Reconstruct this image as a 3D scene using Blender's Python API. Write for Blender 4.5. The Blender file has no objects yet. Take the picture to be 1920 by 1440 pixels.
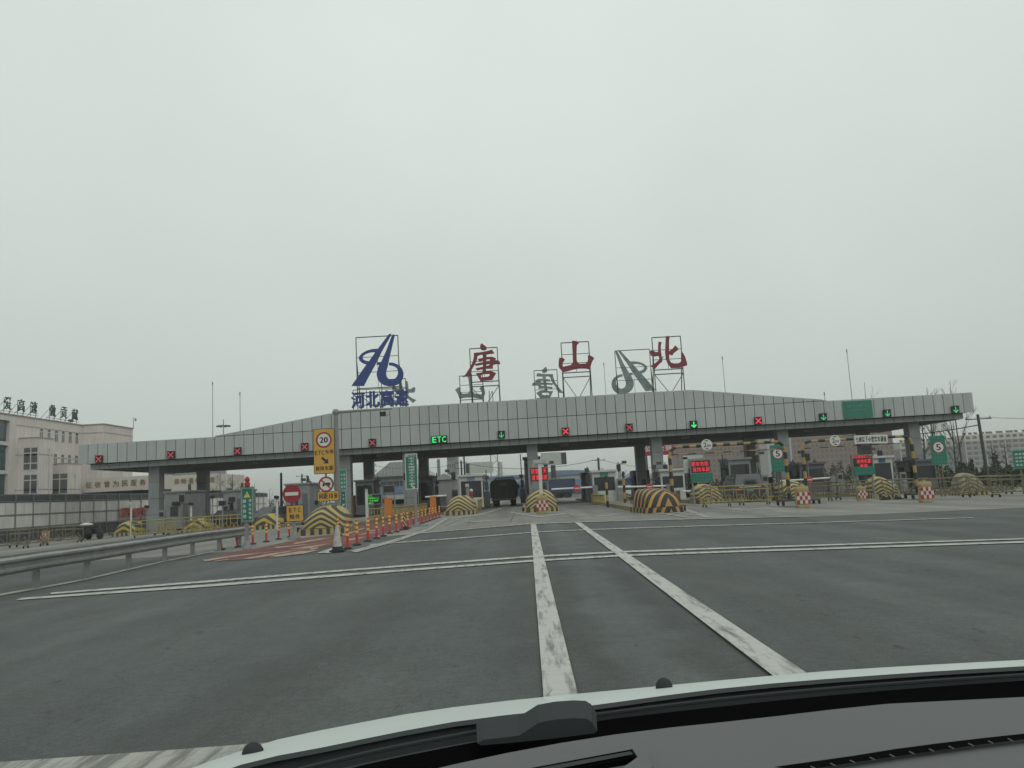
import bpy, math, random
from mathutils import Vector, Matrix
from mathutils.geometry import tessellate_polygon
random.seed(7)
SC = bpy.context.scene
COL = SC.collection

# ---------------------------------------------------------------- camera
FPX = 1515.0
EYE = Vector((0.0, 0.0, 1.25))
def camdir(px, py):
    return Vector(((px - 960) / FPX, (720 - py) / FPX, -1.0))
HSL = math.tan(math.radians(3.1))
_Y = camdir(989, 921).normalized()
_a = camdir(1989, 921 - 1000 * HSL)
_Z = _a.cross(_Y).normalized()
_X = _Y.cross(_Z).normalized()
RC = Matrix((_X, _Y, _Z))
cam_data = bpy.data.cameras.new('camera')
cam = bpy.data.objects.new('camera', cam_data)
COL.objects.link(cam)
cam_data.sensor_width = 36.0
cam_data.lens = FPX / 1920 * 36.0
cam_data.clip_start = 0.02
cam_data.clip_end = 6000
cam.matrix_world = Matrix.Translation(EYE) @ RC.to_4x4()
SC.camera = cam

# ---------------------------------------------------------------- sky, sun, exposure
SUN_EL, SUN_AZ = math.radians(42), math.radians(145)
world = bpy.data.worlds.new("World")
SC.world = world
world.use_nodes = True
nt = world.node_tree
nt.nodes.clear()
def N(t, **kw):
    n = nt.nodes.new(t)
    for k, v in kw.items():
        setattr(n, k, v)
    return n
wo = N('ShaderNodeOutputWorld'); bg = N('ShaderNodeBackground')
sky = N('ShaderNodeTexSky'); sky.sky_type = 'NISHITA'; sky.sun_disc = False
sky.sun_elevation = SUN_EL; sky.sun_rotation = SUN_AZ
tc = N('ShaderNodeTexCoord'); sep = N('ShaderNodeSeparateXYZ')
nt.links.new(tc.outputs['Generated'], sep.inputs[0])
ramp = N('ShaderNodeValToRGB')
ramp.color_ramp.elements[0].position = 0.0
ramp.color_ramp.elements[0].color = (0.6, 0.64, 0.605, 1)
ramp.color_ramp.elements[1].position = 1.0
ramp.color_ramp.elements[1].color = (0.9, 0.955, 0.915, 1)
e = ramp.color_ramp.elements.new(0.5); e.color = (0.765, 0.815, 0.775, 1)
nt.links.new(sep.outputs['Z'], ramp.inputs[0])
noi = N('ShaderNodeTexNoise'); noi.inputs['Scale'].default_value = 1.6; noi.inputs['Detail'].default_value = 3
nt.links.new(tc.outputs['Generated'], noi.inputs['Vector'])
mr = N('ShaderNodeMapRange'); mr.inputs[1].default_value = 0.3; mr.inputs[2].default_value = 0.7
mr.inputs[3].default_value = 9.0; mr.inputs[4].default_value = 10.4
nt.links.new(noi.outputs['Fac'], mr.inputs[0])
vm = N('ShaderNodeVectorMath', operation='SCALE')
nt.links.new(ramp.outputs['Color'], vm.inputs[0]); nt.links.new(mr.outputs[0], vm.inputs['Scale'])
mix = N('ShaderNodeMixRGB'); mix.inputs[0].default_value = 0.95
nt.links.new(sky.outputs[0], mix.inputs[1]); nt.links.new(vm.outputs[0], mix.inputs[2])
nt.links.new(mix.outputs[0], bg.inputs[0])
bg.inputs[1].default_value = 0.104
nt.links.new(bg.outputs[0], wo.inputs[0])
sd = bpy.data.lights.new('sun', 'SUN'); sd.energy = 0.8; sd.angle = math.radians(45); sd.color = (1.0, 0.98, 0.93)
sun = bpy.data.objects.new('sun', sd); COL.objects.link(sun)
sun_dir = Vector((math.sin(SUN_AZ) * math.cos(SUN_EL), math.cos(SUN_AZ) * math.cos(SUN_EL), math.sin(SUN_EL)))
sun.rotation_euler = sun_dir.to_track_quat('Z', 'Y').to_euler()
SC.view_settings.view_transform = 'Standard'; SC.view_settings.look = 'None'
SC.view_settings.gamma = 1; SC.view_settings.use_curve_mapping = False
SC.view_settings.exposure = 0
SC.cycles.max_bounces = 6; SC.cycles.transparent_max_bounces = 12
SC.cycles.volume_bounces = 0; SC.cycles.volume_step_rate = 4
SC.cycles.use_denoising = True

# ---------------------------------------------------------------- geometry of the place
def gz(x, y=0):                       # the carriageway is crowned: it falls away to both sides
    ax = min(abs(x - 1.0), 46.0)
    return -0.016 * (math.sqrt(ax * ax + 9) - 3)
def at(px, py, Y):
    d = RC @ camdir(px, py)
    return EYE + d * (Y / d.y)
def hit(px, py, z):
    d = RC @ camdir(px, py)
    return EYE + d * ((z - EYE.z) / d.z)
def G(px, py, dz=0.0):
    p = hit(px, py, dz)
    for _ in range(8):
        p = hit(px, py, gz(p.x) + dz)
    return p
def XY(px, Y):                        # ground point at depth Y below the pixel column's horizon crossing
    py = 921 - (px - 989) * HSL
    p = at(px, py, Y)
    return Vector((p.x, Y, gz(p.x)))
def V(*a): return Vector(a)

# ---------------------------------------------------------------- materials
MATS = {}
def mat(name, rgb, rough=0.75, metal=0.0, var=0.12, scale=1.5, bump=0.0, world=False, dirt=None, detail=5, rnd=0.0, streak=0.0):
    m = bpy.data.materials.new(name); m.use_nodes = True
    t = m.node_tree; b = t.nodes['Principled BSDF']
    tcn = t.nodes.new('ShaderNodeTexCoord'); nz = t.nodes.new('ShaderNodeTexNoise')
    nz.inputs['Scale'].default_value = scale; nz.inputs['Detail'].default_value = detail
    if world:
        g = t.nodes.new('ShaderNodeNewGeometry'); src = g.outputs['Position']
    else:
        src = tcn.outputs['Object']
    t.links.new(src, nz.inputs['Vector'])
    cr = t.nodes.new('ShaderNodeValToRGB')
    lo = [max(0, c * (1 - var)) for c in rgb]; hi = [min(1, c * (1 + var)) for c in rgb]
    cr.color_ramp.elements[0].position = 0.3; cr.color_ramp.elements[1].position = 0.7
    cr.color_ramp.elements[0].color = (*lo, 1); cr.color_ramp.elements[1].color = (*hi, 1)
    t.links.new(nz.outputs['Fac'], cr.inputs[0])
    out = cr.outputs[0]
    if dirt:
        nz2 = t.nodes.new('ShaderNodeTexNoise'); nz2.inputs['Scale'].default_value = dirt[0]; nz2.inputs['Detail'].default_value = 8
        nz2.inputs['Roughness'].default_value = 0.65
        t.links.new(src, nz2.inputs['Vector'])
        c2 = t.nodes.new('ShaderNodeValToRGB'); c2.color_ramp.elements[0].position = dirt[1]; c2.color_ramp.elements[1].position = dirt[2]
        t.links.new(nz2.outputs['Fac'], c2.inputs[0])
        mx = t.nodes.new('ShaderNodeMixRGB'); t.links.new(c2.outputs[0], mx.inputs[0])
        t.links.new(out, mx.inputs[1]); mx.inputs[2].default_value = (*dirt[3], 1)
        out = mx.outputs[0]
    if rnd or streak:
        f = None
        if rnd:
            oi = t.nodes.new('ShaderNodeObjectInfo'); q = t.nodes.new('ShaderNodeMapRange'); q.inputs[3].default_value = 1 - rnd; q.inputs[4].default_value = 1 + rnd
            t.links.new(oi.outputs['Random'], q.inputs[0]); f = q.outputs[0]
        if streak:
            g2 = t.nodes.new('ShaderNodeNewGeometry'); mp = t.nodes.new('ShaderNodeMapping'); mp.inputs['Scale'].default_value = (5, 5, 0.35); t.links.new(g2.outputs['Position'], mp.inputs[0])
            n5 = t.nodes.new('ShaderNodeTexNoise'); n5.inputs['Scale'].default_value = 1.0; n5.inputs['Detail'].default_value = 6; t.links.new(mp.outputs[0], n5.inputs['Vector'])
            q2 = t.nodes.new('ShaderNodeMapRange'); q2.inputs[1].default_value = 0.35; q2.inputs[2].default_value = 0.7; q2.inputs[3].default_value = 1 + streak * .4; q2.inputs[4].default_value = 1 - streak
            t.links.new(n5.outputs['Fac'], q2.inputs[0])
            if f is None: f = q2.outputs[0]
            else:
                mm = t.nodes.new('ShaderNodeMath'); mm.operation = 'MULTIPLY'; t.links.new(f, mm.inputs[0]); t.links.new(q2.outputs[0], mm.inputs[1]); f = mm.outputs[0]
        sv = t.nodes.new('ShaderNodeVectorMath'); sv.operation = 'SCALE'; t.links.new(out, sv.inputs[0]); t.links.new(f, sv.inputs['Scale']); out = sv.outputs[0]
    t.links.new(out, b.inputs['Base Color'])
    b.inputs['Roughness'].default_value = rough; b.inputs['Metallic'].default_value = metal
    if bump:
        bp = t.nodes.new('ShaderNodeBump'); bp.inputs['Strength'].default_value = bump; bp.inputs['Distance'].default_value = 0.02
        n3 = t.nodes.new('ShaderNodeTexNoise'); n3.inputs['Scale'].default_value = scale * 12; n3.inputs['Detail'].default_value = 4
        t.links.new(src, n3.inputs['Vector']); t.links.new(n3.outputs['Fac'], bp.inputs['Height']); t.links.new(bp.outputs[0], b.inputs['Normal'])
    MATS[name] = m
    return m
def emit(name, rgb, s):
    m = bpy.data.materials.new(name); m.use_nodes = True
    b = m.node_tree.nodes['Principled BSDF']
    b.inputs['Base Color'].default_value = (*[c * 0.3 for c in rgb], 1)
    b.inputs['Emission Color'].default_value = (*rgb, 1); b.inputs['Emission Strength'].default_value = s
    MATS[name] = m; return m
def stripes(name, c1, c2, kind, n, rough=0.75, duty=0.5):
    """paint stripes; kind 'arch': nested arches over |x| and z, 'bar': along x, 'diag': slanted, 'len': along the y axis and z"""
    m = bpy.data.materials.new(name); m.use_nodes = True
    t = m.node_tree; b = t.nodes['Principled BSDF']
    tcn = t.nodes.new('ShaderNodeTexCoord'); s = t.nodes.new('ShaderNodeSeparateXYZ'); t.links.new(tcn.outputs['Object'], s.inputs[0])
    def M(op, a, bb=None):
        q = t.nodes.new('ShaderNodeMath'); q.operation = op
        for i, v in enumerate((a, bb)):
            if v is None: continue
            if isinstance(v, (int, float)): q.inputs[i].default_value = v
            else: t.links.new(v, q.inputs[i])
        return q.outputs[0]
    x, y, z = s.outputs
    if kind == 'arch': v = M('ADD', M('POWER', M('MULTIPLY', M('ABSOLUTE', M('ADD', x, 0.12)), 0.72), 1.35), z)
    elif kind == 'chev': v = M('ADD', M('ADD', M('MULTIPLY', M('ABSOLUTE', M('ADD', x, -0.25)), 0.8), M('MULTIPLY', y, 0.5)), M('MULTIPLY', z, 0.3))
    elif kind == 'bar': v = M('ADD', x, y)
    elif kind == 'vert': v = M('ADD', z, 0.0)
    elif kind == 'diag': v = M('ADD', M('ADD', M('MULTIPLY', x, 1.0), M('MULTIPLY', y, 0.5)), M('MULTIPLY', z, 0.7))
    nz0 = t.nodes.new('ShaderNodeTexNoise'); nz0.inputs['Scale'].default_value = 3.0
    t.links.new(tcn.outputs['Object'], nz0.inputs['Vector'])
    v = M('ADD', v, M('MULTIPLY', nz0.outputs['Fac'], 0.02))
    fr = M('FRACT', M('ADD', M('MULTIPLY', v, n), 50.3))
    gt = M('GREATER_THAN', fr, duty)
    mx = t.nodes.new('ShaderNodeMixRGB'); t.links.new(gt, mx.inputs[0]); mx.inputs[1].default_value = (*c1, 1); mx.inputs[2].default_value = (*c2, 1)
    nz = t.nodes.new('ShaderNodeTexNoise'); nz.inputs['Scale'].default_value = 5; nz.inputs['Detail'].default_value = 8; nz.inputs['Roughness'].default_value = 0.7
    t.links.new(tcn.outputs['Object'], nz.inputs['Vector'])
    c2r = t.nodes.new('ShaderNodeValToRGB'); c2r.color_ramp.elements[0].position = 0.54; c2r.color_ramp.elements[1].position = 0.85
    c2r.color_ramp.elements[1].color = (0.7, 0.7, 0.7, 1)
    t.links.new(nz.outputs['Fac'], c2r.inputs[0])
    m2 = t.nodes.new('ShaderNodeMixRGB'); t.links.new(c2r.outputs[0], m2.inputs[0]); t.links.new(mx.outputs[0], m2.inputs[1]); m2.inputs[2].default_value = (0.16, 0.155, 0.14, 1)
    t.links.new(m2.outputs[0], b.inputs['Base Color']); b.inputs['Roughness'].default_value = rough
    MATS[name] = m; return m

GREY_DIRT = (0.2, 0.2, 0.19)
def ground_mat(name, c, c_dark, s1, rough=0.85, grain=0.45, lanes=0.12, grime=0.0, tracks=None):
    """worn paving: long wheel-lane tones, blotches, aggregate grain, hairline cracks and small oil drips"""
    m = bpy.data.materials.new(name); m.use_nodes = True
    t = m.node_tree; b = t.nodes['Principled BSDF']; g = t.nodes.new('ShaderNodeNewGeometry')
    def noise(scale, det, ro, vec):
        a = t.nodes.new('ShaderNodeTexNoise'); a.inputs['Scale'].default_value = scale; a.inputs['Detail'].default_value = det; a.inputs['Roughness'].default_value = ro
        t.links.new(vec, a.inputs['Vector']); return a.outputs['Fac']
    def mapping(sx, sy, rz=0):
        mp = t.nodes.new('ShaderNodeMapping'); mp.inputs['Scale'].default_value = (sx, sy, 1); mp.inputs['Rotation'].default_value = (0, 0, rz)
        t.links.new(g.outputs['Position'], mp.inputs[0]); return mp.outputs[0]
    def rng(v, a, b_, c_, d):
        q = t.nodes.new('ShaderNodeMapRange'); 
        for k, x in zip((1, 2, 3, 4), (a, b_, c_, d)): q.inputs[k].default_value = x
        t.links.new(v, q.inputs[0]); return q.outputs[0]
    def mul(a, b_):
        q = t.nodes.new('ShaderNodeMath'); q.operation = 'MULTIPLY'; t.links.new(a, q.inputs[0]); t.links.new(b_, q.inputs[1]); return q.outputs[0]
    P_ = g.outputs['Position']
    cr = t.nodes.new('ShaderNodeValToRGB'); cr.color_ramp.elements[0].position = 0.32; cr.color_ramp.elements[1].position = 0.66
    cr.color_ramp.elements[0].color = (*c_dark, 1); cr.color_ramp.elements[1].color = (*c, 1)
    t.links.new(noise(s1, 7, 0.6, mapping(1, 0.16)), cr.inputs[0])
    fine = noise(55, 6, 0.85, P_)
    f = rng(fine, 0.3, 0.7, 1 - grain, 1 + grain)
    f = mul(f, rng(noise(0.33, 6, 0.6, P_), 0.35, 0.65, 0.88, 1.12))
    f = mul(f, rng(noise(0.9, 4, 0.5, mapping(1, 0.035, 0.02)), 0.35, 0.65, 1 - lanes, 1 + lanes))
    f = mul(f, rng(noise(2.6, 8, 0.7, mapping(1, 0.5)), 0.3, 0.7, 0.9, 1.1))
    f = mul(f, rng(noise(14.0, 4, 0.7, P_), 0.3, 0.7, 1 - grain * .3, 1 + grain * .3))
    f = mul(f, rng(noise(7.0, 3, 0.5, mapping(1, 0.4)), 0.66, 0.74, 1.0, 0.68))
    vo = t.nodes.new('ShaderNodeTexVoronoi'); vo.feature = 'DISTANCE_TO_EDGE'; vo.inputs['Scale'].default_value = 0.22
    dv = t.nodes.new('ShaderNodeVectorMath'); dv.operation = 'ADD'; nn = t.nodes.new('ShaderNodeTexNoise'); nn.inputs['Scale'].default_value = 0.9; nn.inputs['Detail'].default_value = 6
    t.links.new(P_, nn.inputs['Vector']); t.links.new(P_, dv.inputs[0]); t.links.new(nn.outputs['Color'], dv.inputs[1]); t.links.new(dv.outputs[0], vo.inputs['Vector'])
    f = mul(f, rng(vo.outputs['Distance'], 0.0, 0.003, 0.84, 1.0))
    if tracks:     # wear between the two lane lines: paler middle, darker wheel tracks
        sp = t.nodes.new('ShaderNodeSeparateXYZ'); t.links.new(dv.outputs[0], sp.inputs[0])
        for c0, hw, amt in tracks:
            q = t.nodes.new('ShaderNodeMath'); q.operation = 'SUBTRACT'; t.links.new(sp.outputs[0], q.inputs[0]); q.inputs[1].default_value = c0 + .5
            q2 = t.nodes.new('ShaderNodeMath'); q2.operation = 'ABSOLUTE'; t.links.new(q.outputs[0], q2.inputs[0])
            f = mul(f, rng(q2.outputs[0], 0.3 * hw, hw, 1 + amt, 1.0))
    if grime:      # rubber and oil along the middle of each lane
        sp = t.nodes.new('ShaderNodeSeparateXYZ'); t.links.new(P_, sp.inputs[0])
        def mt(op, a, v):
            q = t.nodes.new('ShaderNodeMath'); q.operation = op; t.links.new(a, q.inputs[0])
            if isinstance(v, (int, float)): q.inputs[1].default_value = v
            else: t.links.new(v, q.inputs[1])
            return q.outputs[0]
        c_ = mt('COSINE', mt('MULTIPLY', mt('ADD', sp.outputs[0], 2.3), 2 * math.pi / 5.64), 0)
        lane = mul(rng(c_, -0.2, 0.9, 0, 1), mul(rng(sp.outputs[1], 38, 58, 0.15, 1), rng(noise(1.2, 8, 0.7, mapping(1, 0.25)), 0.35, 0.6, 0.25, 1)))
        f = mul(f, rng(lane, 0, 1, 1.0, 1 - grime))
    sc = t.nodes.new('ShaderNodeVectorMath'); sc.operation = 'SCALE'; t.links.new(cr.outputs[0], sc.inputs[0]); t.links.new(f, sc.inputs['Scale'])
    t.links.new(sc.outputs[0], b.inputs['Base Color'])
    b.inputs['Roughness'].default_value = rough; b.inputs['Specular IOR Level'].default_value = 0.3
    bp = t.nodes.new('ShaderNodeBump'); bp.inputs['Strength'].default_value = 0.5; bp.inputs['Distance'].default_value = 0.008
    t.links.new(fine, bp.inputs['Height']); t.links.new(bp.outputs[0], b.inputs['Normal'])
    MATS[name] = m; return m
_a1, _a2 = G(1036, 1180).x, G(1335, 1160).x
ground_mat('asphalt', (0.089, 0.096, 0.094), (0.07, 0.077, 0.077), 0.9, tracks=[((_a1 + _a2) / 2 - .05, (_a2 - _a1) * .36, .22), (_a1 + .3, .22, -.16), (_a2 - .35, .25, -.14), (_a1 - 2.2, .9, -.06), (_a2 + 1.6, .8, .05)])
ground_mat('asphalt_patch', (0.066, 0.068, 0.067), (0.056, 0.058, 0.057), 1.2)
ground_mat('asphalt_worn', (0.104, 0.107, 0.101), (0.083, 0.086, 0.083), 0.8)
ground_mat('concrete_slab', (0.225, 0.222, 0.2), (0.16, 0.16, 0.15), 0.45, grain=0.25, grime=0.5)
ground_mat('island_concrete', (0.2, 0.185, 0.165), (0.13, 0.12, 0.11), 0.8)
ground_mat('red_surfacing', (0.175, 0.07, 0.06), (0.12, 0.055, 0.05), 1.2)
ground_mat('earth', (0.12, 0.11, 0.085), (0.08, 0.075, 0.06), 0.05)
def line_mat(name, c, under, lo, hi):
    m = bpy.data.materials.new(name); m.use_nodes = True
    t = m.node_tree; b = t.nodes['Principled BSDF']; g = t.nodes.new('ShaderNodeNewGeometry')
    mp = t.nodes.new('ShaderNodeMapping'); mp.inputs['Scale'].default_value = (9, 0.9, 1); mp.inputs['Rotation'].default_value = (0, 0, 0.25)
    t.links.new(g.outputs['Position'], mp.inputs[0])
    a = t.nodes.new('ShaderNodeTexNoise'); a.inputs['Scale'].default_value = 1.1; a.inputs['Detail'].default_value = 9; a.inputs['Roughness'].default_value = 0.68
    t.links.new(mp.outputs[0], a.inputs['Vector'])
    cr = t.nodes.new('ShaderNodeValToRGB'); cr.color_ramp.elements[0].position = lo; cr.color_ramp.elements[1].position = hi
    cr.color_ramp.elements[0].color = (*c, 1); cr.color_ramp.elements[1].color = (*under, 1)
    t.links.new(a.outputs['Fac'], cr.inputs[0])
    # cracks across the paint
    vo = t.nodes.new('ShaderNodeTexVoronoi'); vo.feature = 'DISTANCE_TO_EDGE'; vo.inputs['Scale'].default_value = 3.2
    m3 = t.nodes.new('ShaderNodeMapping'); m3.inputs['Scale'].default_value = (0.6, 1.6, 1)
    t.links.new(g.outputs['Position'], m3.inputs[0]); t.links.new(m3.outputs[0], vo.inputs['Vector'])
    lt = t.nodes.new('ShaderNodeMath'); lt.operation = 'LESS_THAN'; lt.inputs[1].default_value = 0.005; t.links.new(vo.outputs['Distance'], lt.inputs[0])
    mx = t.nodes.new('ShaderNodeMixRGB'); t.links.new(lt.outputs[0], mx.inputs[0]); t.links.new(cr.outputs[0], mx.inputs[1]); mx.inputs[2].default_value = (*under, 1)
    t.links.new(mx.outputs[0], b.inputs['Base Color']); b.inputs['Roughness'].default_value = 0.7
    MATS[name] = m
line_mat('white_line', (0.43, 0.435, 0.41), (0.13, 0.132, 0.125), 0.49, 0.66)
line_mat('white_line_faded', (0.33, 0.33, 0.3), (0.14, 0.14, 0.13), 0.46, 0.6)
line_mat('cream_line', (0.36, 0.28, 0.21), (0.16, 0.085, 0.07), 0.47, 0.62)

mat('panel_grey', (0.355, 0.374, 0.372), 0.55, 0.0, 0.07, 0.25, world=True, dirt=(0.5, 0.5, 0.95, (0.25, 0.26, 0.25)), rnd=0.045, streak=0.07)
mat('strip_grey', (0.275, 0.3, 0.3), 0.6, 0.0, 0.1, 0.5, world=True, rnd=0.05, streak=0.06)
mat('joint_dark', (0.03, 0.033, 0.032), 0.9)
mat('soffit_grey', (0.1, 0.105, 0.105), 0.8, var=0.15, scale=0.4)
mat('column_clad', (0.22, 0.235, 0.24), 0.5, var=0.1, scale=0.8, world=True, rnd=0.06, streak=0.08)
mat('steel_dark', (0.045, 0.05, 0.048), 0.6)
mat('steel_grey', (0.19, 0.2, 0.2), 0.5, 0.3)
mat('galv', (0.24, 0.25, 0.245), 0.5, 0.35, 0.15, 2.0, dirt=(3.0, 0.5, 0.9, (0.15, 0.145, 0.13)))
mat('pole_grey', (0.2, 0.205, 0.2), 0.6)
mat('black_box', (0.012, 0.013, 0.013), 0.5)
mat('dark_glass', (0.018, 0.022, 0.024), 0.12, 0.0, 0.2, 0.6)
mat('window_glass', (0.11, 0.12, 0.12), 0.15, 0.0, 0.25, 0.5)  # base grey lightened to stand in for pale reflections in the office panes
mat('green_glass', (0.045, 0.085, 0.085), 0.12, 0.0, 0.2, 0.3)
mat('sign_blue', (0.018, 0.045, 0.19), 0.5, var=0.12)
mat('sign_red', (0.17, 0.018, 0.028), 0.5, var=0.12)
mat('sign_back', (0.19, 0.215, 0.22), 0.5, 0.2, 0.22, 1.2, dirt=(2.0, 0.5, 0.8, (0.1, 0.11, 0.11)))
mat('sign_green', (0.012, 0.14, 0.1), 0.5, var=0.08)
mat('sign_green_pale', (0.03, 0.21, 0.15), 0.5)
mat('sign_yellow', (0.5, 0.29, 0.055), 0.5, var=0.06)
mat('sign_white', (0.55, 0.56, 0.53), 0.5, var=0.05)
mat('sign_black', (0.018, 0.018, 0.018), 0.6)
mat('disc_red', (0.24, 0.018, 0.03), 0.5, var=0.08)
mat('post_red', (0.42, 0.035, 0.04), 0.55, dirt=(14, 0.55, 0.85, (0.2, 0.1, 0.09)))
mat('reflective_yellow', (0.6, 0.5, 0.1), 0.5)
mat('barrier_yellow', (0.26, 0.21, 0.08), 0.65, var=0.25, scale=3)
mat('faded_yellow', (0.13, 0.115, 0.07), 0.7, var=0.25, scale=3)
mat('gantry_yellow', (0.33, 0.22, 0.07), 0.6, dirt=(6, 0.5, 0.85, (0.16, 0.12, 0.07)))
mat('gantry_black', (0.022, 0.022, 0.022), 0.6)
mat('box_orange', (0.5, 0.17, 0.02), 0.6)
mat('drum_yellow', (0.32, 0.25, 0.12), 0.65, var=0.15, scale=4, dirt=(7, 0.52, 0.85, (0.22, 0.18, 0.12)))
mat('check_red', (0.3, 0.02, 0.035), 0.6, dirt=(9, 0.5, 0.9, (0.2, 0.12, 0.11)))
mat('check_white', (0.5, 0.49, 0.45), 0.6, dirt=(9, 0.5, 0.9, (0.28, 0.26, 0.23)))
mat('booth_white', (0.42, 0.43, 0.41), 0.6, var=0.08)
mat('booth_dark', (0.09, 0.095, 0.1), 0.6, var=0.12)  # booth grey darkened for the shade under the canopy; also booth doors
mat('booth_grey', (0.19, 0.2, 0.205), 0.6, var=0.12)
mat('facade_beige', (0.58, 0.53, 0.505), 0.85, var=0.07, scale=0.4, streak=0.15, dirt=(0.35, 0.5, 0.95, (0.5, 0.455, 0.43)))
mat('facade_pale', (0.52, 0.47, 0.425), 0.85, var=0.07, scale=0.4)
mat('stain_band', (0.36, 0.31, 0.285), 0.9)
mat('frame_white', (0.5, 0.5, 0.48), 0.5)
mat('hoarding_white', (0.63, 0.62, 0.585), 0.7, var=0.08, scale=0.8, world=True, rnd=0.06, streak=0.15, dirt=(1.2, 0.5, 0.9, (0.5, 0.49, 0.45)))
mat('hoarding_dark', (0.05, 0.06, 0.065), 0.7)
mat('apt_pink', (0.2, 0.125, 0.1), 0.9, var=0.12, scale=0.15)
mat('apt_white', (0.46, 0.45, 0.4), 0.9, var=0.08, scale=0.1)
mat('apt_grey', (0.22, 0.23, 0.24), 0.9, var=0.1, scale=0.1)
mat('apt_window', (0.06, 0.065, 0.07), 0.4)
mat('roof_blue', (0.13, 0.19, 0.28), 0.6)
mat('roof_grey', (0.27, 0.285, 0.28), 0.7)
mat('wall_pale', (0.36, 0.37, 0.36), 0.8)
mat('wall_blue', (0.045, 0.08, 0.18), 0.7)
mat('board_white', (0.4, 0.43, 0.4), 0.6)
mat('bark', (0.06, 0.05, 0.042), 0.95, var=0.2, scale=4)
mat('evergreen', (0.03, 0.038, 0.022), 0.9, var=0.4, scale=0.6)
mat('shrub', (0.08, 0.05, 0.04), 0.95, var=0.3, scale=5)
mat('tyre', (0.018, 0.018, 0.018), 0.85)
mat('army_green', (0.02, 0.024, 0.018), 0.8, var=0.2, scale=1.2)
mat('car_grey', (0.06, 0.065, 0.07), 0.3, 0.3)
mat('car_black', (0.015, 0.015, 0.016), 0.25)
mat('car_white', (0.6, 0.6, 0.58), 0.3)
mat('truck_red', (0.2, 0.03, 0.03), 0.5)
mat('truck_blue', (0.04, 0.055, 0.12), 0.5)
mat('tarp_white', (0.5, 0.5, 0.48), 0.8)
mat('banner_red', (0.4, 0.05, 0.05), 0.7)
mat('bronze_letter', (0.19, 0.15, 0.08), 0.6)
mat('roof_letter', (0.04, 0.075, 0.062), 0.6)
mat('arm_white', (0.6, 0.6, 0.58), 0.5)
mat('lamp_red', (0.3, 0.02, 0.02), 0.4)
mat('cone_white', (0.4, 0.4, 0.36), 0.7, var=0.2, scale=6, dirt=(8, 0.45, 0.8, (0.2, 0.19, 0.17)))
mat('rubber', (0.02, 0.021, 0.021), 0.8)
mat('pipe_white', (0.5, 0.5, 0.47), 0.6)
emit('led_red', (1.0, 0.04, 0.06), 0.95)
emit('led_red_dim', (1.0, 0.09, 0.12), 0.42)
emit('led_green', (0.03, 1.0, 0.22), 0.95)
emit('led_green_dim', (0.06, 0.9, 0.3), 0.5)
emit('led_text_green', (0.12, 0.9, 0.08), 0.8)
emit('tail_light', (1.0, 0.03, 0.05), 0.8)
emit('head_light', (1.0, 1.0, 0.9), 1.0)
stripes('mound_stripes', (0.05, 0.05, 0.048), (0.38, 0.29, 0.11), 'arch', 4.4)
stripes('mound_stripes_bold', (0.04, 0.04, 0.04), (0.36, 0.28, 0.06), 'arch', 2.4)
stripes('mound_stripes_orange', (0.026, 0.03, 0.03), (0.4, 0.22, 0.06), 'chev', 3.0, duty=0.6)
stripes('mound_stripes_faded', (0.11, 0.105, 0.09), (0.27, 0.23, 0.13), 'arch', 4.2)
stripes('kerb_stripes', (0.05, 0.05, 0.045), (0.36, 0.29, 0.13), 'bar', 2.9)
stripes('cone_stripes', (0.03, 0.03, 0.03), (0.36, 0.3, 0.17), 'diag', 7.0)
stripes('fence_stripes', (0.04, 0.04, 0.035), (0.3, 0.22, 0.07), 'bar', 4.0)
# ceramic white hood paint, dashboard, glass
def simple(name, rgb, rough, coat=0.0, bumps=0):
    m = mat(name, rgb, rough, var=0.03, scale=2)
    b = m.node_tree.nodes['Principled BSDF']; b.inputs['Coat Weight'].default_value = coat; b.inputs['Coat Roughness'].default_value = 0.08
    if bumps:
        t = m.node_tree; bp = t.nodes.new('ShaderNodeBump'); bp.inputs['Strength'].default_value = 0.25; bp.inputs['Distance'].default_value = 0.0006
        n3 = t.nodes.new('ShaderNodeTexNoise'); n3.inputs['Scale'].default_value = bumps
        g = t.nodes.new('ShaderNodeTexCoord'); t.links.new(g.outputs['Object'], n3.inputs['Vector'])
        t.links.new(n3.outputs['Fac'], bp.inputs['Height']); t.links.new(bp.outputs[0], b.inputs['Normal'])
    return m
simple('hood_paint', (0.56, 0.61, 0.59), 0.5, 0.2)
simple('cowl_plastic', (0.03, 0.035, 0.037), 0.7, 0, 500).node_tree.nodes['Principled BSDF'].inputs['Specular IOR Level'].default_value = 0.2
simple('frit_black', (0.002, 0.002, 0.002), 0.9).node_tree.nodes['Principled BSDF'].inputs['Specular IOR Level'].default_value = 0.02
simple('dash_plastic', (0.097, 0.102, 0.107), 0.7, 0, 700)
gm = bpy.data.materials.new('windshield_glass'); gm.use_nodes = True
gt_ = gm.node_tree; gt_.nodes.clear(); o_ = gt_.nodes.new('ShaderNodeOutputMaterial'); tb = gt_.nodes.new('ShaderNodeBsdfTransparent')
tb.inputs['Color'].default_value = (0.925, 0.945, 0.93, 1); gt_.links.new(tb.outputs[0], o_.inputs['Surface']); MATS['windshield_glass'] = gm

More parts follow.
